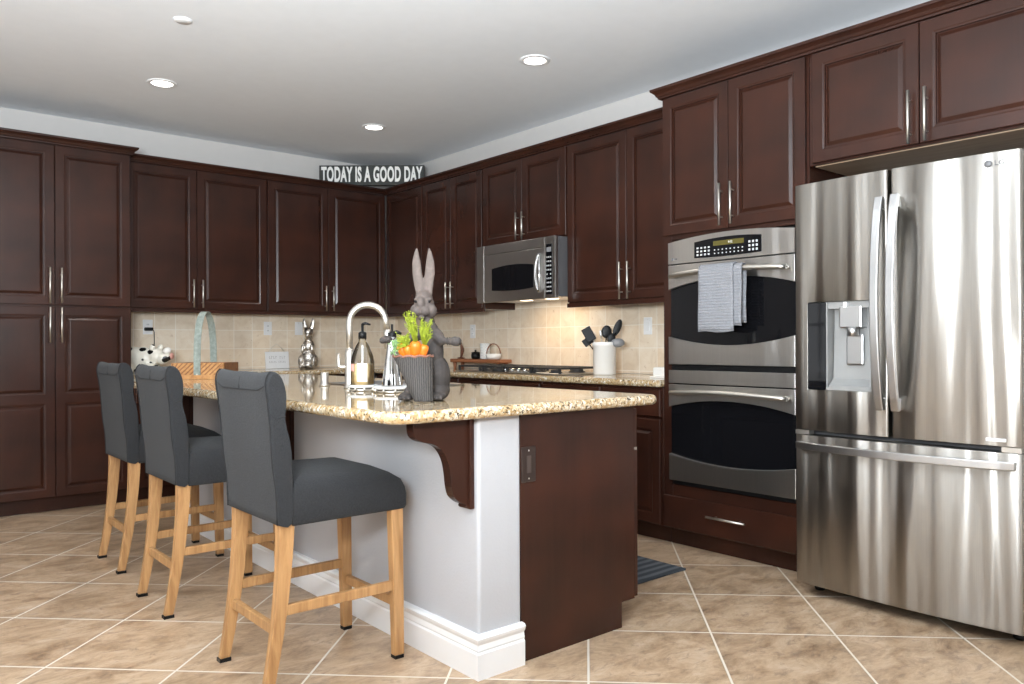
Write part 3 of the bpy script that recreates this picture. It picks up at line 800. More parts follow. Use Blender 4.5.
for i in range(8):
    for j in range(2): mb.box(.305+.024*i, .312+.024*i, -.0258, -.0242, oz(1.583+.018*j), oz(1.589+.018*j))
b_ = build('buttons', mb, 'button', kp); b_['kind'] = 'stuff'
build('emblem', MB().ell((.03, -.022, oz(1.578)), (.008, .002, .008), n=12).box(.042, .062, -.0228, -.0215, oz(1.574), oz(1.581)), 'logogrey', cp)
def oven_door(zlo, zhi, g0, g0m, g1, g1m, hz):
    d = build('oven_door', MB().box(0, OWD, .0, .021, oz(zlo), oz(zhi)), 'blackglass', ov, .001, 1)
    build('upper_band', arc_panel(0, OWD, oz(g1), oz(zhi), oz(g1m), oz(zhi), -.022, .0), 'steel', d, .002, 2)
    build('lower_band', arc_panel(0, OWD, oz(zlo), oz(g0), oz(zlo), oz(g0m), -.022, .0), 'steel', d, .002, 2)
    pts = []
    for k in range(21):
        t = k/20; pts.append((.03+(OWD-.06)*t, -.045-.035*math.sin(PI*t)**.7, oz(hz)+.012*math.sin(PI*t)))
    mb = MB(); mb.tube(pts, [.0145 if 1 < k < 19 else .013 for k in range(21)], 12)
    for x in (.038, OWD-.038): mb.tube([(x, -.05, oz(hz)), (x, -.02, oz(hz))], .010, 10)
    build('oven_handle', mb, 'nickel', d)
    return d
od = oven_door(1.006, 1.545, 1.157, 1.110, 1.412, 1.462, 1.485)
build('vent_gap', MB().box(.002, OWD-.002, .002, .02, oz(.978), oz(1.002)), 'blackpl', ov)
build('lower_control_band', MB().box(0, OWD, -.022, .021, oz(.904), oz(.974)), 'steel', ov, .002, 2)
oven_door(.375, .897, .519, .482, .775, .820, .852)

# towel over the upper oven handle
tw = empty('dish_towel', 'light grey waffle towel folded over the upper oven handle', 'towel', (OFX, OW0, oz(0)+Z0), RB)
TX0, TX1 = .262, .485
def towel_sheet(x0, x1, z_low_f, z_low_b, y_extra, seed, th=.004):
    mb = MB(); n = 14; prof = []
    yc = -.076; r = .0175+y_extra
    hzz = 1.497
    for k in range(12): prof.append((yc-r-.002*math.sin(k*.6), z_low_f+(hzz-z_low_f)*k/12))
    for k in range(9):
        a = PI-PI*k/8; prof.append((yc+r*math.cos(a), hzz+r*math.sin(a)))
    for k in range(1, 9): prof.append((yc+r+.002*math.sin(k), hzz-(hzz-z_low_b)*k/8))
    prof = [(y, z) for y, z in prof]
    outer = []
    for i in range(n+1):
        x = x0+(x1-x0)*i/n; w = .0035*math.sin(i*1.1+seed)
        outer.append([(x+.004*math.sin(z*7+seed)*((i/n)-.5), y+w*max(0, (1.5-z)*2.2), z+.004*math.sin(i*.5+seed)*(1 if z < 1.25 else 0)) for y, z in prof])
    mb.loft(outer, False, 0, True, False)
    return mb
t1 = build('towel_cloth', towel_sheet(TX0, TX1-.01, 1.178, 1.25, .006, .3), 'towel', tw, fix=False)
t1.modifiers.new('s', 'SOLIDIFY').thickness = .007
t2 = build('towel_fold', towel_sheet(TX0+.055, TX1+.035, 1.205, 1.22, .0, 1.9), 'towel', tw, fix=False)
t2.modifiers.new('s', 'SOLIDIFY').thickness = .005

# ------------------------------------------------------------------ microwave
MX = 3.63; MY0, MY1 = 4.805, 3.926; MW = MY0-MY1; MZ = 1.432; MH = .424
mw = empty('microwave_oven', 'stainless steel over-range microwave with dark window and black keypad', 'microwave', (MX, MY0, MZ), RB)
build('microwave_body', MB().box(.004, MW-.002, .03, WX-MX-.014, .012, MH, bev=.004), 'fridgeside', mw)
build('vent_strip', MB().box(0, .085, 0, .03, .0, MH), 'steel', mw, .002, 2)
md_ = build('microwave_door', MB().box(.088, .772, 0, .03, .0, .352), 'steel', mw, .003, 2)
build('top_grille', MB().box(.088, .772, 0, .03, .356, MH), 'steel', mw, .003, 2)
build('window', arc_panel(.185, .655, .085, .245, .075, .262, -.002, .004), 'blackglass', md_)
pts = [(.722, -.012-.035*math.sin(PI*t/14)**.6, .045+.27*t/14) for t in range(15)]
mb = MB(); mb.tube(pts, .0115, 12, up=(1, 0, 0))
pts = [(.722-.022*math.sin(PI*t/14)**.8, -.006, .045+.27*t/14) for t in range(15)]
pts2 = [(.722+.022*math.sin(PI*t/14)**.8, -.006, .045+.27*t/14) for t in range(15)]
mb = MB(); mb.tube([(x, y-.02*math.sin(PI*i/14)**.6, z) for i, (x, y, z) in enumerate(pts)], .010, 10)
mb.tube([(x, y-.02*math.sin(PI*i/14)**.6, z) for i, (x, y, z) in enumerate(pts2)], .007, 10)
build('door_handle', mb, 'chrome', md_)
pn = build('control_panel', MB().box(.776, MW, 0, .03, 0, MH), 'steel', mw, .003, 2)
kp = build('keypad', MB().box(.787, .848, -.002, .003, .03, .372), 'blackglass', pn)
build('display', MB().box(.793, .842, -.0035, -.0015, .318, .35), 'greypl', kp)
mb = MB()
for j in range(9):
    for i in range(3):
        if j == 4 and i == 1: continue
        mb.box(.793+.0185*i, .803+.0185*i, -.0032, -.0018, .045+.029*j, .055+.029*j)
b_ = build('buttons', mb, 'button', kp); b_['kind'] = 'stuff'
build('underside_lamp', MB().box(.34, .42, .14, .2, .008, .0115).box(.62, .70, .14, .2, .008, .0115), 'hoodlamp', mw)
build('underside_plate', MB().box(.01, MW-.01, .02, WX-MX-.02, .0118, .0128), 'steel', mw)
for dy in (.38, .66):
    a_ = area('cooktop_lamp', (MX+.17, MY0-dy, MZ-.004), (0.15, 0, -1), .07, .05, 1.3, (1, .76, .5))

# ------------------------------------------------------------------ cooktop
ck = empty('gas_cooktop', 'low stainless gas cooktop with black cast iron grates on the right wall counter', 'cooktop', (3.50, 3.745, .9155))
CW = 1.17
build('cooktop_base', MB().box(0, .42, 0, CW, 0, .008, bev=.003), 'steel', ck)
for i in range(4):
    y0 = .012+i*.287; g = MB()
    y1 = y0+.272
    def bar(a, b, r=.006, k_=.84): g.box(min(a[0], b[0])*k_-r, max(a[0], b[0])*k_+r, min(a[1], b[1])-r, max(a[1], b[1])+r, .036, .048)
    bar((.02, y0+.01), (.48, y0+.01)); bar((.02, y1-.01), (.48, y1-.01)); bar((.02, y0+.01), (.02, y1-.01)); bar((.48, y0+.01), (.48, y1-.01))
    bar((.02, (y0+y1)/2), (.48, (y0+y1)/2), .005); bar((.13, y0+.01), (.13, y1-.01), .005); bar((.25, y0+.01), (.25, y1-.01), .006); bar((.37, y0+.01), (.37, y1-.01), .005)
    for x in (.02, .40):
        for y in (y0+.01, y1-.01): g.box(x-.008, x+.008, y-.008, y+.008, .008, .04)
    gr = build('grate', g, 'iron', ck, .003, 2)
for (x, y, r) in ((.11, .16, .035), (.31, .16, .045), (.21, .47, .055), (.11, .77, .04), (.31, .77, .035), (.21, 1.03, .05)):
    build('burner', MB().lathe([(r*1.3, .008), (r*1.3, .014), (r, .018), (r, .026), (r*.9, .03), (.001, .03)], (x, y, 0), 20), 'iron', ck)
for i in range(5):
    build('knob', MB().lathe([(.019, .008), (.018, .03), (.014, .034), (.001, .034)], (.035, .32+.07*i, 0), 16), 'chrome', ck)

# ------------------------------------------------------------------ bar stools
def make_stool(label):
    """local: faces +x (towards the island), width along y, origin on the floor at the centre of the rear legs"""
    o = empty('bar_stool', label, 'bar stool', (0, 0, 0), 0, 'bar stools along the island')
    hw = .222
    # back cushion: side profile lofted across the width, edges rounded
    prof = [(.062, .545), (.058, .65), (.046, .74), (.038, .86), (.030, .93), (.022, .985), (.025, 1.018), (.040, 1.036), (.062, 1.032), (.078, 1.012), (.090, .975), (.092, .93), (.088, .895), (.092, .860), (.105, .815), (.114, .755), (.116, .68), (.116, .545)]
    prof0 = list(prof); prof = resample(prof+[prof[0]], 3)[:-1]
    rings = []
    for y, ins, dz in ((-hw, .010, .0), (-hw+.006, .003, .0), (-hw+.016, 0, 0), (-hw/2, 0, -.006), (0, 0, -.004), (hw/2, 0, -.006), (hw-.016, 0, 0), (hw-.006, .003, 0), (hw, .010, 0)):
        cx = sum(p[0] for p in prof)/len(prof)
        rr = []
        for (x, z) in prof:
            sx = cx+(x-cx)*(1-ins/.05); szz = z-(ins-dz)*max(0, min(1, (z-.9)/.12))
            flare = 1.0+.035*max(0, (z-.75)/.3)
            rr.append((sx, y*flare, szz))
        rings.append(rr)
    mb = MB(); mb.loft(rings, True, 0, True)
    bk = build('backrest', mb, 'fabric', o)
    # piping along both rear edges + horizontal seams
    def pipe(path, r=.0026): return MB().tube(path, r, 6)
    for s_ in (-1, 1):
        pth = [(x-.0005, s_*(hw-.008)*(1+.035*max(0, (z-.75)/.3)), z) for x, z in prof[:22]]
        build('piping', pipe(pth), 'piping', bk)
        # seam across the side of the back
        build('side_seam', pipe([(.034, s_*(hw+.0035), .905), (.055, s_*(hw+.0038), .884), (.086, s_*(hw+.0035), .892)], .0016), 'piping', bk)
    build('top_seam', pipe([(.022, -hw*.95, .990), (.0215, -hw*.7, .975), (.0215, hw*.7, .975), (.022, hw*.95, .990)], .002), 'piping', bk)
    build('tuft_seam', pipe([(.021, 0, .976), (.024, 0, 1.012), (.040, 0, 1.030), (.062, 0, 1.026), (.080, 0, 1.003)], .0016), 'piping', bk)
    # buttons on the front face of the back
    mb = MB()
    for z in (.93, .84):
        for y in ((-.11, 0, .11) if z > .9 else (-.055, .055)): mb.ell((.092 if z > .9 else .099, y, z), (.006, .011, .011), n=10)
    build('tuft_buttons', mb, 'fabric', bk)
    # seat: crowned cushion
    rings = []
    for z, i in ((.535, .004), (.545, 0), (.625, 0), (.648, .004), (.668, .014)):
        x0, x1, y0, y1 = .108+i, .552-i, -hw+.004+i, hw-.004-i
        pl_ = rounded([(x0, y0), (x1, y0), (x1, y1), (x0, y1)], [.012, .035, .035, .012], 5)
        rr = []
        for (x, y) in pl_:
            c = 0
            if z > .62: c = .030*(1-abs((x-.30)/.26)**2.2)
            rr.append((x, y, z-.012*(1 if z > .62 else 0)+max(-.03, c)*((z-.60)/.068)-.030*max(0, (x-.40)/.15)**1.4*(1 if z > .62 else 0)))
        rings.append(rr)
    # crown by shrinking rings
    last = rings[-1]
    for k, dz in ((.85, .010), (.6, .016), (.3, .019), (.02, .020)):
        rings.append([(.325+(x-.325)*k, y*k, z+dz+(.0)) for x, y, z in last])
    zc = .668
    for ri in range(5, 9):
        k = (.85, .6, .3, .02)[ri-5]; dz = (.010, .016, .019, .020)[ri-5]
        rings[ri] = []
        for x, y, z in last:
            X = .325+(x-.325)*k; Y = y*k
            c = .030*(1-abs((X-.30)/.26)**2.2)
            rings[ri].append((X, Y, zc-.012+max(-.03, c)+dz-.030*max(0, (X-.40)/.15)**1.4))
    mb = MB(); mb.loft(rings, True, 0, True)
    st = build('seat', mb, 'fabric', o)
    # legs
    def leg(pts, w0, w1):
        mb = MB(); rings = []
        n = len(pts)
        for i, (x, y, z) in enumerate(pts):
            h = (w0+(w1-w0)*i/(n-1))/2
            rings.append([(x-h, y-h*.8, z), (x+h, y-h*.8, z), (x+h, y+h*.8, z), (x-h, y+h*.8, z)])
        mb.loft(rings, True, 0, False); return mb
    def rx(z): t = (.56-z)/.56; return .098-.008*t-.056*t**2.0
    for s_ in (-1, 1):
        lg_ = build('leg', leg([(rx(z), s_*.190, z) for z in (.56, .48, .4, .3, .2, .1, .012)], .052, .034), 'oak', o, .003, 2)
        build('foot_cap', MB().box(rx(.01)-.02, rx(.01)+.02, s_*.190-.017, s_*.190+.017, 0, .012), 'blackpl', lg_)
        lg_ = build('leg', leg([(.506+.010*(1-z/.56), s_*.192, z) for z in (.56, .3, .012)], .048, .038), 'oak', o, .003, 2)
        build('foot_cap', MB().box(.498, .532, s_*.192-.016, s_*.192+.016, 0, .012), 'blackpl', lg_)
        build('side_rail', MB().sweep([(rx(.27)+.02, s_*.19, .262), (.498, s_*.192, .262)], .010, .017, (0, 0, 1)), 'oak', o, .002, 1)
        build('upper_side_rail', MB().sweep([(rx(.40)+.02, s_*.155, .385), (.483, s_*.160, .385)], .009, .014, (0, 0, 1)), 'oak', o, .002, 1) if s_ < -5 else None
    build('rear_rail', MB().sweep([(rx(.20), -.172, .20), (rx(.20), .172, .20)], .010, .017, (0, 0, 1)), 'oak', o, .002, 1)
    build('front_rail', MB().sweep([(.512, -.172, .20), (.512, .172, .20)], .010, .017, (0, 0, 1)), 'oak', o, .002, 1)
    return o
stool = make_stool('charcoal upholstered bar stool with honey wood legs, nearest to the camera')
stool.location = (.975, 2.645, 0)
for (x, y, rz, lab) in ((.962, 3.625, R_(0), 'middle charcoal bar stool with honey wood legs, between the two others'),
                        (.985, 4.455, R_(0), 'charcoal bar stool farthest from the camera, beside the tall pantry')):
    c = copy_tree(stool); c.location = (x, y, 0); c.rotation_euler = (0, 0, rz); c['label'] = lab

# ------------------------------------------------------------------ things on the island
CT = .9155
def at(px, depth): 
    u = (px-530.26)/789.5*depth
    return FWD*depth+RGT*u
VR = -YAW          # rotation that turns local x to image right, local y to depth
# rabbit statue
D = 2.92; PXM = D/789.5
p = at(428, D); rb = empty('rabbit_statue', 'tall grey-brown standing rabbit statue with long upright ears and outstretched paws', 'statue', (p.x, p.y, CT), VR)
def L(px, py, d=0): return Vector(((px-428)*PXM, d, (399.4-py)*PXM))
mb = MB()
mb.ell(L(437, 376), (.050, .056, .080)); mb.ell(L(438, 389), (.044, .056, .042)); mb.ell(L(433, 352), (.040, .042, .075)); mb.ell(L(430.5, 334), (.033, .034, .05))
mb.ell(L(427.5, 322), (.028, .029, .03)); mb.ell(L(424.5, 306), (.039, .044, .044)); mb.ell(L(424, 298.5), (.033, .038, .034))
mb.ell(L(419, 311.5, -.040), (.017, .018, .017)); mb.ell(L(427, 311.5, -.042), (.018, .018, .017)); mb.ell(L(422.5, 304, -.036), (.016, .020, .026)); mb.ell(L(432.5, 311, -.02), (.020, .026, .026)); mb.ell(L(415.5, 311, -.015), (.017, .025, .025))
mb.ell(L(423, 318, -.036), (.013, .012, .009)); mb.ell(L(418, 299.5, -.030), (.010, .010, .007)); mb.ell(L(430.5, 299.5, -.028), (.011, .010, .007))
for side in (-1, 1):   # ears, fine at the tip and broad in the middle
    pts = [L(424.5+side*3.4, 294), L(423.8+side*4.6, 284, .003), L(423.6+side*6.3, 273, .006), L(423.4+side*6.9, 262, .006), L(423.3+side*6.6, 252, .004), L(423.2+side*6.2, 247.3, .002)]
    mb.tube(pts, [.017, .0195, .0190, .0165, .009, .003], 12, flat=.45, up=(0, 1, 0))
# arms: image-right arm reaches right, image-left arm reaches left behind the carrots
mb.tube([L(433, 332), L(439, 338, -.02), L(443, 341, -.03), L(447, 340.5, -.03)], [.026, .026, .020, .011], 12)
mb.tube([L(446, 340.5, -.03), L(451, 341, -.03), L(455, 341, -.03), L(460, 341.5, -.03), L(462, 342, -.03)], [.011, .012, .018, .017, .008], 12)
mb.tube([L(422, 332), L(412, 338, -.02), L(402, 341, -.025), L(395, 340, -.025)], [.024, .02, .013, .012], 12)
mb.ell(L(388, 339, -.025), (.021, .018, .015)); mb.ell(L(384, 340, -.025), (.013, .014, .012))
# feet
for (px, dx) in ((408.5, -.02), (439, 0)):
    mb.ell(L(px, 395.2, -.045), (.031, .052, .016)); mb.ell(L(px+2, 391, -.02), (.022, .03, .022))
    for t in (-1, 0, 1): mb.ell(L(px+t*4.6, 396.0, -.088), (.0085, .016, .0095))
mb.tube([L(434, 385, .0), L(420, 390, .0), L(410, 393, -.02)], [.03, .024, .016], 10)
rbody = blob('rabbit_body', mb, 'rabbit', rb, .0028, 4)
for px in (417.5, 430.5):
    build('eye', MB().ell(L(px, 301.5, -.034 if px < 425 else -.032), (.005, .005, .006), n=10), 'blackpl', rb)
for zz_ in (448, 450):
    build('cuff', MB().tube([L(zz_, 341, -.03), L(zz_+.8, 341, -.03)], .0145, 14), 'rabbit', rb)
# basket held in front
bs = empty('carrot_basket', 'tapered grey wicker basket standing against the rabbit statue', 'basket', at(423, D-.115).to_tuple()[:2]+(CT,), VR)
def LB(px, py, d=0): return Vector(((px-423)*PXM*.965, d, (401.3-py)*PXM*.965))
rings = []
N_ = 48
for k in range(25):
    t = k/24; c = LB(423.5-10.3*t, 400.5-45*t, -.0); r = (.033+(.071-.033)*t)
    rings.append([c+Vector(((r+.0016*math.sin(i*PI*.5+k*PI))*math.cos(2*PI*i/N_), .82*(r+.0016*math.sin(i*PI*.5+k*PI))*math.sin(2*PI*i/N_), 0)) for i in range(N_)])
for rr in (.065, .058):
    c = LB(413.2, 355.5); rings.append([c+Vector((rr*math.cos(2*PI*i/N_), .82*rr*math.sin(2*PI*i/N_), 0)) for i in range(N_)])
c = LB(415, 364); rings.append([c+Vector((.05*math.cos(2*PI*i/N_), .82*.05*math.sin(2*PI*i/N_), 0)) for i in range(N_)])
c = LB(415, 364.5); rings.append([c+Vector((.002*math.cos(2*PI*i/N_), .82*.002*math.sin(2*PI*i/N_), 0)) for i in range(N_)])
build('basket_body', MB().loft(rings, True), 'wicker', bs)
c = LB(413.2, 355.5); mb = MB(); mb.tube([c+Vector((.070*math.cos(2*PI*i/32), .82*.070*math.sin(2*PI*i/32), .003*math.sin(i*2.2))) for i in range(33)], .0042, 8)
build('rim', mb, 'wickerrim', bs)
# carrots
clabs = ['leftmost orange carrot in the grey basket, with sage green leaves', 'small orange carrot second from the left in the basket, bushy green leaves', 'largest orange carrot in the basket, tall yellow-green leaves', 'rightmost orange carrot in the basket, feathery bright green leaves']
for i, (px, ytop, r, ybot, dd, lt, lx, leaf) in enumerate([(402, 346, .019, 359, -.034, 338, 398, 'leafg'), (409, 348, .016, 360, -.046, 333, 405, 'leafy'), (417.5, 344, .020, 360, -.050, 311, 412, 'leafy'), (426, 347, .017, 360, -.036, 318, 428, 'leafy')]):
    cr_ = empty('carrot', clabs[i], 'carrot', bs.location, VR, 'carrots in the wicker basket')
    top = LB(px, ytop-2.5, dd); bot = LB(415+(px-413)*.3, ybot+10, dd*.2); ax = bot-top
    pts = [top+ax*t for t in (-.02, .03, .12, .3, .6, 1.0)]
    build('carrot_root', MB().tube(pts, [r*.45, r*.85, r, r*.95, r*.7, r*.15], 14), 'carrot', cr_)
    mb = MB(); rnd = random.Random(i+3)
    for j in range(34):
        s0 = top+Vector((rnd.uniform(-1, 1)*r*.35, rnd.uniform(-1, 1)*r*.35, -.002))
        tgt = LB(lx+rnd.uniform(-6, 6), lt+rnd.uniform(0, 17), dd+rnd.uniform(-.02, .02))
        mid = (s0+tgt)/2+Vector((rnd.uniform(-.008, .008), rnd.uniform(-.01, .01), .004))
        mb.tube([s0, mid, tgt], [.0012, .0011, .0006], 4)
        for q in range(7):
            b0 = mid.lerp(tgt, q/6); dr_ = Vector((rnd.uniform(-1, 1), rnd.uniform(-1, 1), rnd.uniform(-.1, 1))).normalized()*rnd.uniform(.005, .010)
            mb.tube([b0, b0+dr_*.5, b0+dr_], [.0008, .0019, .0005], 4)
    build('carrot_leaves', mb, leaf, cr_)
# faucet
D = 3.72; p = at(349.5, D)
fc = empty('kitchen_faucet', 'tall brushed nickel gooseneck faucet behind the rabbit statue', 'faucet', (p.x, p.y, CT), VR)
q = D/789.5
build('faucet_base', MB().lathe([(.028, 0), (.028, .006), (.022, .012), (.021, .17), (.018, .185), (.001, .185)], n=22), 'nickel', fc)
pts = [(0, 0, .16), (0, 0, .285)]; r = .086
for k in range(15):
    a = PI-PI*k/14*.93; pts.append((r+r*math.cos(a), .0, .308+r*.98*math.sin(a)))
pts.append((2*r+.004, 0, .27))
build('neck', MB().tube(pts, .0155, 16), 'nickel', fc)
build('spray_head', MB().tube([(2*r+.003, 0, .277), (2*r+.007, 0, .255), (2*r+.012, 0, .22), (2*r+.016, 0, .185)], [.015, .019, .020, .023], 16), 'nickel', fc)
build('lever', MB().tube([(0, 0, .10), (-.045, 0, .10), (-.052, 0, .105), (-.052, 0, .165)], [.010, .009, .009, .006], 10), 'nickel', fc)
# air gap cap
D = 3.95; p = at(324.5, D)
mb = MB(); mb.lathe([(.026, 0), (.027, .006), (.020, .010), (.020, .062), (.018, .068), (.001, .068)], n=22)
build('air_gap_cap', mb, 'nickel', loc=(p.x, p.y, CT), tag=('short brushed nickel cylinder standing on the island left of the faucet', 'sink fitting'))
# sink on the island
sk = empty('kitchen_sink', 'stainless sink rim set in the island countertop behind the faucet', 'sink', (2.12, 3.55, CT))
build('sink_rim', MB().box(-.21, .21, -.36, -.34, 0, .004).box(-.21, .21, .34, .36, 0, .004).box(-.21, -.19, -.36, .36, 0, .004).box(.19, .21, -.36, .36, 0, .004), 'steel', sk)
build('sink_basin', MB().box(-.19, .19, -.34, .34, .0002, .001), 'greypl', sk)
# pedestal stands
def stand(px, D, r, label):
    p = at(px, D); o = empty('pedestal_tray', label, 'tray', (p.x, p.y, CT), VR, 'round footed trays by the faucet')
    build('plate', MB().lathe([(r*.93, .014), (r, .016), (r, .026), (r*.96, .028), (r*.93, .022), (.001, .022)], n=40), 'tray', o)
    build('foot_ring', MB().lathe([(r*.9, 0), (r*.92, .006), (r*.8, .014), (.001, .014)], n=40), 'nickel', o)
    mb = MB()
    for k in range(10):
        a = 2*PI*k/10; mb.ell((r*.97*math.cos(a), r*.97*math.sin(a), .010), (.006, .006, .007), n=8)
    b_ = build('beads', mb, 'nickel', o); b_['kind'] = 'stuff'
    return p
D1 = 3.52; p1 = stand(362.5, D1, .066, 'round footed white tray under the soap bottle')
D2 = 3.40; p2 = stand(392.5, D2, .082, 'round footed white tray under the tapered chrome bottle')
q = D1/789.5
sb = empty('soap_bottle', 'clear glass soap bottle with black pump and pale amber soap', 'soap bottle', (p1.x, p1.y, CT+.0225), VR)
q = .0041
build('glass_body', MB().lathe([(.048, .001), (.052, .006), (.052, .105), (.047, .132), (.028, .178), (.017, .196), (.016, .212)], n=28, cap=False), 'glass', sb)
build('soap', MB().lathe([(.001, .004), (.0485, .004), (.0485, .098), (.001, .098)], n=28), 'liquid', sb)
build('paper_label', MB().lathe([(.0525, .03), (.0527, .03), (.0527, .10), (.0525, .10)], n=28, cap=False), 'glass', sb) if False else None
mb = MB(); R0 = .0527
ring0 = [(R0*math.cos(a), R0*math.sin(a)) for a in [R_(-105+7*i) for i in range(8)]]
mb.loft([[(x, y, .02) for x, y in ring0], [(x, y, .10) for x, y in ring0]], False, 0, True, False); build('paper_label', mb, 'plate', sb, fix=False)
mb = MB(); ring0 = [(R0*math.cos(a), R0*math.sin(a)) for a in [R_(-150+7*i) for i in range(5)]]
mb.loft([[(x, y, .065) for x, y in ring0], [(x, y, .098) for x, y in ring0]], False, 0, True, False); build('pink_label', mb, 'pink', sb, fix=False)
pu = build('pump', MB().lathe([(.018, .208), (.018, .235), (.012, .24), (.006, .242), (.006, .275), (.001, .275)], n=18).tube([(0, 0, .272), (.012, 0, .278), (.036, 0, .272)], [.007, .006, .004], 8), 'blackpl', sb)
build('dip_tube', MB().tube([(0, 0, .01), (0, 0, .18)], .004, 8), 'plate', sb)
# tapered chrome bottle
cb_ = empty('chrome_bottle', 'tall tapered chrome bottle behind the rabbit left paw', 'bottle', (p2.x-.002, p2.y, CT+.0225), VR)
build('bottle_body', MB().lathe([(.001, 0), (.045, 0), (.046, .006), (.038, .06), (.028, .13), (.021, .18), (.021, .215), (.001, .215)], n=28), 'chrome', cb_)
build('bottle_pump', MB().lathe([(.019, .21), (.019, .232), (.008, .236), (.005, .238), (.005, .27), (.001, .27)], n=18).tube([(0, 0, .228), (.02, 0, .236), (.04, 0, .228)], [.009, .009, .006], 8), 'blackpl', cb_)

# wooden box with strap handle
D = 4.8; p = at(197, D)+FWD*.125
bx = empty('wooden_crate', 'low wooden box with diagonal striped front and tall metal strap handle', 'box', (p.x, p.y, CT), VR)
W_, DD, HH = .160, .122, .098
mb = MB(); mb.box(-W_, W_, -DD, -DD+.014, 0, HH)
build('front_board', mb, 'acacia', bx, .001, 1)
mb = MB()   # diagonal strips on the front
x0 = -W_-.07
while x0 < W_:
    a, b, lo, hi, sl = x0, x0+.011, .026, HH-.002, .075
    def cut(x): return max(-W_+.001, min(W_-.001, x))
    if b+sl > -W_+.004:
        pts_ = [(cut(a), lo), (cut(b), lo), (cut(b+sl), hi), (cut(a+sl), hi)]
        mb.loft([[(x, -DD, z) for x, z in pts_], [(x, -DD-.0016, z) for x, z in pts_]], True, 0, False)
    x0 += .030
build('diagonal_strips', mb, 'acaciadark', bx)
build('ledge', MB().box(-W_, W_, -DD-.008, -DD, 0, .024), 'acacia', bx, .001, 1)
build('side_board', MB().box(W_-.014, W_, -DD+.014, DD, 0, HH).box(-W_, -W_+.014, -DD+.014, DD, 0, HH).box(-W_+.014, W_-.014, DD-.014, DD, 0, HH), 'walnut', bx, .001, 1)
build('bottom_board', MB().box(-W_+.014, W_-.014, -DD+.014, DD-.014, 0, .012), 'acacia', bx)
pts = []; zt = 1.330-CT
for k in range(25):
    a = PI*k/24; yy_ = -(DD+.004)*math.cos(a)
    pts.append((0, yy_, .03+ (zt-.03)*math.sin(a)**.62))
pts = [(0, -(DD+.004), .012)]+pts[1:-1]+[(0, DD+.004, .012)]
hd = build('strap_handle', MB().sweep(pts, .021, .0015, (0, -1, .001)), 'galv', bx) if False else None
mb = MB(); rings = []
for i, p_ in enumerate(pts):
    p_ = Vector(p_); t = (Vector(pts[min(i+1, len(pts)-1)])-Vector(pts[max(i-1, 0)])).normalized(); nn = Vector((1, 0, 0)).cross(t)
    rings.append([p_+Vector((.021, 0, 0))+nn*.0015, p_+Vector((-.021, 0, 0))+nn*.0015, p_+Vector((-.021, 0, 0))-nn*.0015, p_+Vector((.021, 0, 0))-nn*.0015])
hd = build('strap_handle', mb.loft(rings, True, 0, False), 'galv', bx)
build('rivet', MB().ell((0, -DD-.006, .028), (.005, .003, .005), n=10), 'nickel', hd)

# ------------------------------------------------------------------ things on the back wall counter
def put(name, label, cat, px, y=None, x=None, rz=VR, group=None):
    u = (px-530.26)/789.5; d = FWD+RGT*u
    k_ = y/d.y if y else x/d.x
    o = empty(name, label, cat, (d.x*k_, d.y*k_, CT), rz, group); o['_d'] = k_; return o, k_
pg, k_ = put('pig_figurine', 'white ceramic pig figurine with black spots and pink snout by the pantry side', 'figurine', 151, y=6.36)
del pg['_d']; q = k_/789.5
def G(px, py, d=0): return Vector(((px-151)*q, d, (344.05-py)*q+(H-CT)))
mb = MB(); mb.ell(G(142, 357), (.12, .075, .088)); mb.ell(G(134, 356), (.09, .072, .085)); mb.ell(G(156, 355), (.062, .062, .066), (0, 20, 0)); mb.ell(G(163, 357, -.01), (.048, .046, .046))
mb.tube([G(163, 356, -.01), G(171, 355, -.015)], [.034, .026], 14)
for dx_ in (-1, 1): mb.ell(G(157+dx_*2, 346, dx_*.035-.01), (.022, .018, .028), (20*dx_, 25, 0))
for (px, d) in ((133, -.045), (133, .045), (153, -.045), (153, .045)): mb.tube([G(px, 362, d), Vector((G(px, 0).x, d, .0))], [.032, .024], 12)
blob('pig_body', mb, 'spots', pg, .006, 4)
build('ear', MB().ell(G(168.5, 349, -.025), (.030, .012, .024), (0, -25, 20)), 'white', pg)
mb = MB(); mb.lathe([(.001, 0), (.022, 0), (.025, .006), (.022, .012), (.001, .012)], n=18); mb.xf(Matrix.Translation(G(172, 354.5, -.015)) @ Matrix.Rotation(PI/2, 4, 'Y')); build('snout', mb, 'pink', pg)
# plaque
pq, k_ = put('white_plaque', 'small white lettered plaque leaning against the tiled back wall', 'plaque', 277.5, y=WY-.045, rz=0); del pq['_d']
q = k_/789.5; w = .105
build('board', MB().box(-w, w, -.008, .008, 0, .148, bev=.003), 'plate', pq, rot=(-.12, 0, 0))
mb = MB()
rnd = random.Random(2)
for row, (z, h, n) in enumerate(((.098, .026, 8), (.058, .018, 11))):
    x = -w*.72
    for k in range(n):
        ww = w*1.44/n
        if k != n//2:
            mb.box(x+.002, x+.006, -.0095, -.0078, z-h/2, z+h/2); mb.box(x+.006, x+ww*.75, -.0095, -.0078, z+(h/2-.005)*(1 if k % 2 else -1)-.002, z+(h/2-.005)*(1 if k % 2 else -1)+.002)
        x += ww
build('faint_lettering', mb, 'lettergrey', pq, rot=(-.12, 0, 0))
mb = MB(); mb.tube([(-.07, .018, .147), (-.035, .022, .19), (0, .024, .215), (.035, .022, .19), (.07, .018, .147)], .0018, 6); build('hanging_wire', mb, 'nickel', pq)
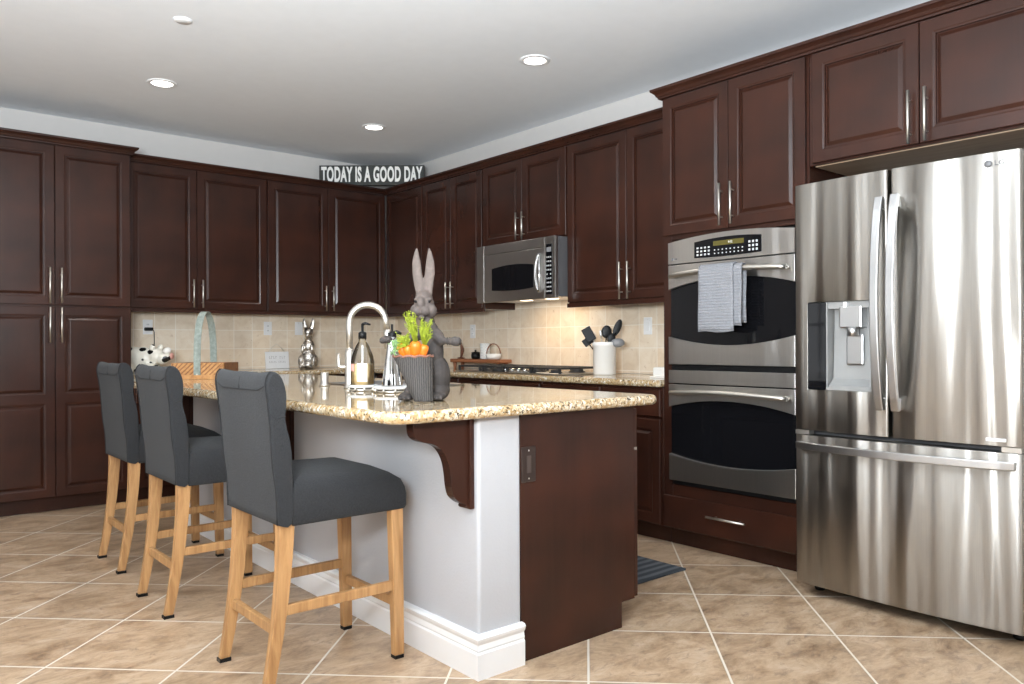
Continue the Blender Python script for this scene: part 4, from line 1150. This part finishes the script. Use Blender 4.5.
# silver rabbit
sr_, k_ = put('silver_rabbit', 'mottled silver standing rabbit ornament on the back counter', 'ornament', 308.5, y=6.36); del sr_['_d']
q = k_/789.5
def S(px, py, d=0): return Vector(((px-308.5)*q, d, (344.05-py)*q+(H-CT)))
z0 = S(0, 370).z
mb = MB()
def SE(px, py, a, b_, c, d=0): mb.ell(S(px, py, d), (a*q, b_*q, c*q))
SE(308.5, 357, 7.0, 6.5, 9.5); SE(308.5, 345.5, 6.0, 5.5, 8); SE(308.5, 337, 4.2, 4.5, 5); SE(308.5, 331.5, 4.8, 5.5, 4.8); SE(308.5, 334.5, 3.0, 3, 2.6, -.03); SE(308.5, 364, 8.0, 7, 4)
for s_ in (-1, 1):
    mb.tube([S(308.5+s_*2.4, 330), S(308.5+s_*3.6, 325, .004), S(308.5+s_*4.5, 321, .004), S(308.5+s_*4.4, 317, .004)], [2*q, 2.4*q, 2.0*q, .6*q], 10, flat=.5, up=(0, 1, 0))
    SE(308.5+s_*6.4, 360, 3.6, 6, 6.5, -.01); SE(308.5+s_*4.6, 348, 1.9, 2.2, 5, -.035); mb.ell(Vector((s_*.045, -.05, .018)), (.024, .05, .018))
blob('rabbit_figure', mb, 'silver', sr_, .005, 3)
# ------------------------------------------------------------------ outlets
def outlet(loc, rz, label, sw=False):
    o = empty('wall_outlet', label, 'outlet', loc, rz, 'white wall plates')
    pl_ = build('cover_plate', MB().box(-.036, .036, -.005, 0, -.058, .058, bev=.002), 'plate', o)
    if sw: build('rocker', MB().box(-.016, .016, -.008, -.004, -.033, .033, bev=.002), 'plate', o)
    else:
        mb = MB()
        for z in (-.02, .02): mb.box(-.014, .014, -.0075, -.004, z-.014, z+.014, bev=.002)
        f_ = build('socket_face', mb, 'plate', o)
        mb = MB()
        for z in (-.02, .02): mb.box(-.007, -.004, -.0082, -.007, z-.005, z+.006).box(.004, .007, -.0082, -.007, z-.005, z+.006)
        build('slots', mb, 'greypl', o)
    build('screw', MB().ell((0, -.0075 if not sw else -.0052, 0 if not sw else .045), (.003, .0015, .003), n=8), 'nickel', o)
    return o
oA = outlet((1.79, WY-.0105, 1.266), 0, 'white wall outlet beside the pantry with a black plug in it')
outlet((2.757, WY-.0105, 1.265), 0, 'white wall outlet above the small white plaque')
outlet((3.04, WY-.0105, 1.267), 0, 'white switch plate just left of the silver rabbit ornament', True)
outlet((WX-.0105, 3.478, 1.238), RB, 'white switch plate on the tiled wall beside the oven tower', True)
outlet((WX-.0105, 5.432, 1.23), RB, 'white wall outlet above the wooden riser, left of the cooktop')
pg_ = empty('power_plug', 'black plug with a thin black cord hanging from the outlet by the pantry', 'plug', (1.79, WY-.019, 1.25))
build('plug_body', MB().box(-.03, .03, -.04, 0, -.013, .013, bev=.006), 'blackpl', pg_)
build('cord', MB().tube([(.028, -.02, 0), (.04, -.02, -.02), (.042, -.015, -.12), (.04, -.015, -.25), (.03, -.03, -.3335)], .0028, 6), 'blackpl', pg_)

# ------------------------------------------------------------------ things on the right wall counter
# riser
ry = 4.95
rs = empty('wooden_riser', 'small reddish wood riser shelf on legs at the left end of the cooktop', 'riser', (3.99, 5.58, CT), RB)
RW = .68
build('shelf', MB().box(-.01, RW, -.062, .062, .052, .082, bev=.006), 'riser', rs)
for x in (.035, RW-.05):
    for y in (-.04, .04): build('leg', MB().lathe([(.012, 0), (.014, .02), (.018, .052)], (x, y, 0), 12), 'riser', rs)
RZ = CT+.0825
def on_riser(name, label, cat, px, x=3.985):
    u = (px-530.26)/789.5; d = FWD+RGT*u; k_ = x/d.x
    return empty(name, label, cat, (d.x*k_, d.y*k_, RZ), VR), k_/789.5
fg, q = on_riser('bird_figurine', 'small reddish brown carved figurine at the left end of the riser', 'figurine', 461)
mb = MB(); mb.ell((0, 0, .006), (.035, .022, .006)); mb.tube([(0, 0, .005), (.005, 0, .04), (.012, 0, .075)], [.008, .012, .018], 10); mb.tube([(.012, 0, .075), (.004, 0, .105), (-.004, 0, .135)], [.018, .011, .006], 10); mb.ell((-.008, 0, .132), (.016, .008, .008))
blob('carved_figure', mb, 'brownfig', fg, .003, 2)
jr, q = on_riser('black_jar', 'small round black lidded jar in the middle of the riser', 'jar', 475.5, 3.975)
build('jar_body', MB().lathe([(.028, 0), (.036, .008), (.038, .03), (.034, .048), (.001, .048)], n=24), 'blackpl', jr)
build('lid', MB().lathe([(.036, .048), (.034, .056), (.008, .060), (.006, .066), (.010, .074), (.001, .076)], n=24), 'blackpl', jr)
vs_, q = on_riser('ceramic_cup', 'tall white gridded cup behind the black jar', 'cup', 485, 4.0)
build('cup_body', MB().lathe([(.036, 0), (.040, .004), (.042, .13), (.038, .13), (.034, .01), (.001, .01)], n=28), 'gridcup', vs_)
bw, q = on_riser('white_basket', 'low white oval basket with a brown hoop handle on the riser', 'basket', 493.5)
mb = MB(); rings = [[(sx*r*math.cos(2*PI*i/32), r*.7*math.sin(2*PI*i/32), z) for i in range(32)] for sx, r, z in ((1, .045, 0), (1, .058, .012), (1, .066, .045), (1, .060, .045), (1, .050, .014), (1, .001, .012))]
build('basket_bowl', mb.loft(rings, True), 'white', bw)
build('hoop_handle', MB().tube([(.056*math.cos(PI*k/16)*(1 if True else 1), 0, .04+.085*math.sin(PI*k/16)) for k in range(17)], .0045, 8), 'leather', bw)
# utensil crock
u = (604.5-530.26)/789.5; d = FWD+RGT*u; k_ = 3.80/d.x
CK = (d.x*k_, d.y*k_)
co = empty('utensil_crock', 'white ceramic crock standing right of the cooktop, full of utensils', 'crock', (*CK, CT), VR)
build('crock_body', MB().lathe([(.001, 0), (.072, 0), (.076, .005), (.076, .185), (.081, .190), (.081, .212), (.077, .216), (.071, .216), (.069, .02), (.001, .02)], n=40), 'white', co)
q = k_/789.5
def utensil(label, cat_name, px, py, mbf, mat, lean, group='utensils in the white crock'):
    """stem from inside the crock to the head"""
    o = empty(cat_name, label, cat_name.replace('_', ' '), (*CK, CT+.022), VR, group)
    head = Vector(((px-604.5)*q, lean, (344.05-py)*q*1.0+(H-CT)-.022))
    base = Vector((-head.x*.35, -lean*.3, .002))
    build('stem', MB().tube([base, base.lerp(head, .6), head], [.005, .005, .0045], 8), mat if mat != 'steelhead' else 'nickel', o)
    mb = MB(); mbf(mb, head, (head-base).normalized()); build('head', mb, mat if mat != 'steelhead' else 'nickel', o)
def spoonhead(w, h, t=.007):
    def f(mb, hd_, ax): mb.ell(hd_+ax*h*.6, (w, t, h), (0, math.degrees(math.atan2(ax.x, ax.z)), 0))
    return f
def slab(w, h):
    def f(mb, hd_, ax):
        m_ = Matrix.Translation(hd_+ax*h) @ Matrix.Rotation(math.atan2(ax.x, ax.z), 4, 'Y')
        b2 = MB(); b2.box(-w, w, -.003, .003, -h, h, bev=.003); 
        me = bpy.data.meshes.new('t'); b2.bm.to_mesh(me); b2.bm.free(); me.transform(m_); mb.bm.from_mesh(me); bpy.data.meshes.remove(me)
    return f
def loopf(w, h):
    def f(mb, hd_, ax):
        for s_ in (-1, -.5, 0, .5, 1):
            pts = [hd_+Vector((s_*w*math.sin(PI*t/8), .5*w*math.cos(s_*2)*math.sin(PI*t/8), 0))+ax*(h*t/8*2) for t in range(9)]; mb.tube(pts, .0022, 6)
    return f
utensil('black slotted turner leaning left in the white crock', 'turner', 592, 341, slab(.032, .048), 'blackpl', -.02)
utensil('steel wire whisk leaning far left in the white crock', 'whisk', 594, 342, loopf(.034, .055), 'steelhead', .01)
utensil('tongs with pale steel arms upright in the crock', 'tongs', 601, 337, spoonhead(.009, .030), 'steelhead', -.01)
utensil('broad black spoon in the middle of the crock', 'serving_spoon', 606.5, 336, spoonhead(.035, .043), 'blackpl', .01)
utensil('tall black spatula leaning right in the crock, highest of the utensils', 'spatula', 616, 333, spoonhead(.024, .060, .004), 'blackpl', .03)
utensil('dark grey round ladle hanging over the right rim of the crock', 'ladle', 611, 345, lambda mb, h_, ax: mb.ell(h_+Vector((.04, -.03, .012)), (.045, .025, .03)), 'greypl', -.02)
utensil('black angled spatula leaning far left in the crock, lowest on that side', 'spatula', 590, 345, slab(.030, .026), 'blackpl', .03)
utensil('short black spoon between the tongs and the ladle in the crock', 'serving_spoon', 610, 342, spoonhead(.028, .036), 'blackpl', -.03)
# butter dish
u = (655.5-530.26)/789.5; d = FWD+RGT*u; k_ = 3.66/d.x
bd = empty('butter_dish', 'white rectangular butter dish at the right end of the counter by the oven tower', 'butter dish', (3.70, 3.03, CT), RB)
build('dish_lid', MB().box(-.07, .07, -.045, .045, .006, .062, bev=.010, seg=3), 'white', bd)
build('dish_base', MB().box(-.085, .085, -.055, .055, 0, .008, bev=.003), 'white', bd)

# ------------------------------------------------------------------ sign on top of the cabinets
c0 = (Vector((3.18, 6.51, 0))+Vector((3.88, 5.90, 0)))/2
sgn = empty('wooden_sign', 'long black box sign with white block letters on top of the corner wall cabinets', 'sign', (c0.x, c0.y, 2.5315), VR)
build('sign_board', MB().box(-.464, .464, -.02, .02, 0, .176), 'signblk', sgn, .002, 1)
tx = text_mesh('lettering', 'TODAY IS A GOOD DAY', .178, .42, 'letter', sgn, (0, -.0205, .089), (PI/2, 0, 0), .0012, .007, 1.10)
bpy.context.view_layer.update()
w_ = tx.dimensions.x; tx.scale = (.900/w_, .128/max(tx.dimensions.y, tx.dimensions.z)*1.0 if False else 1, 1)
hgt = max(v.co.y for v in tx.data.vertices)-min(v.co.y for v in tx.data.vertices)
tx.scale = (.895/(max(v.co.x for v in tx.data.vertices)-min(v.co.x for v in tx.data.vertices)), 0.138/hgt, 1)

# ------------------------------------------------------------------ rug
build('rag_rug', MB().box(2.50, 3.133, 2.446, 3.65, .0, .010, bev=.003), 'rug', tag=('blue-grey striped rug on the floor between the island and the ovens', 'rug'))
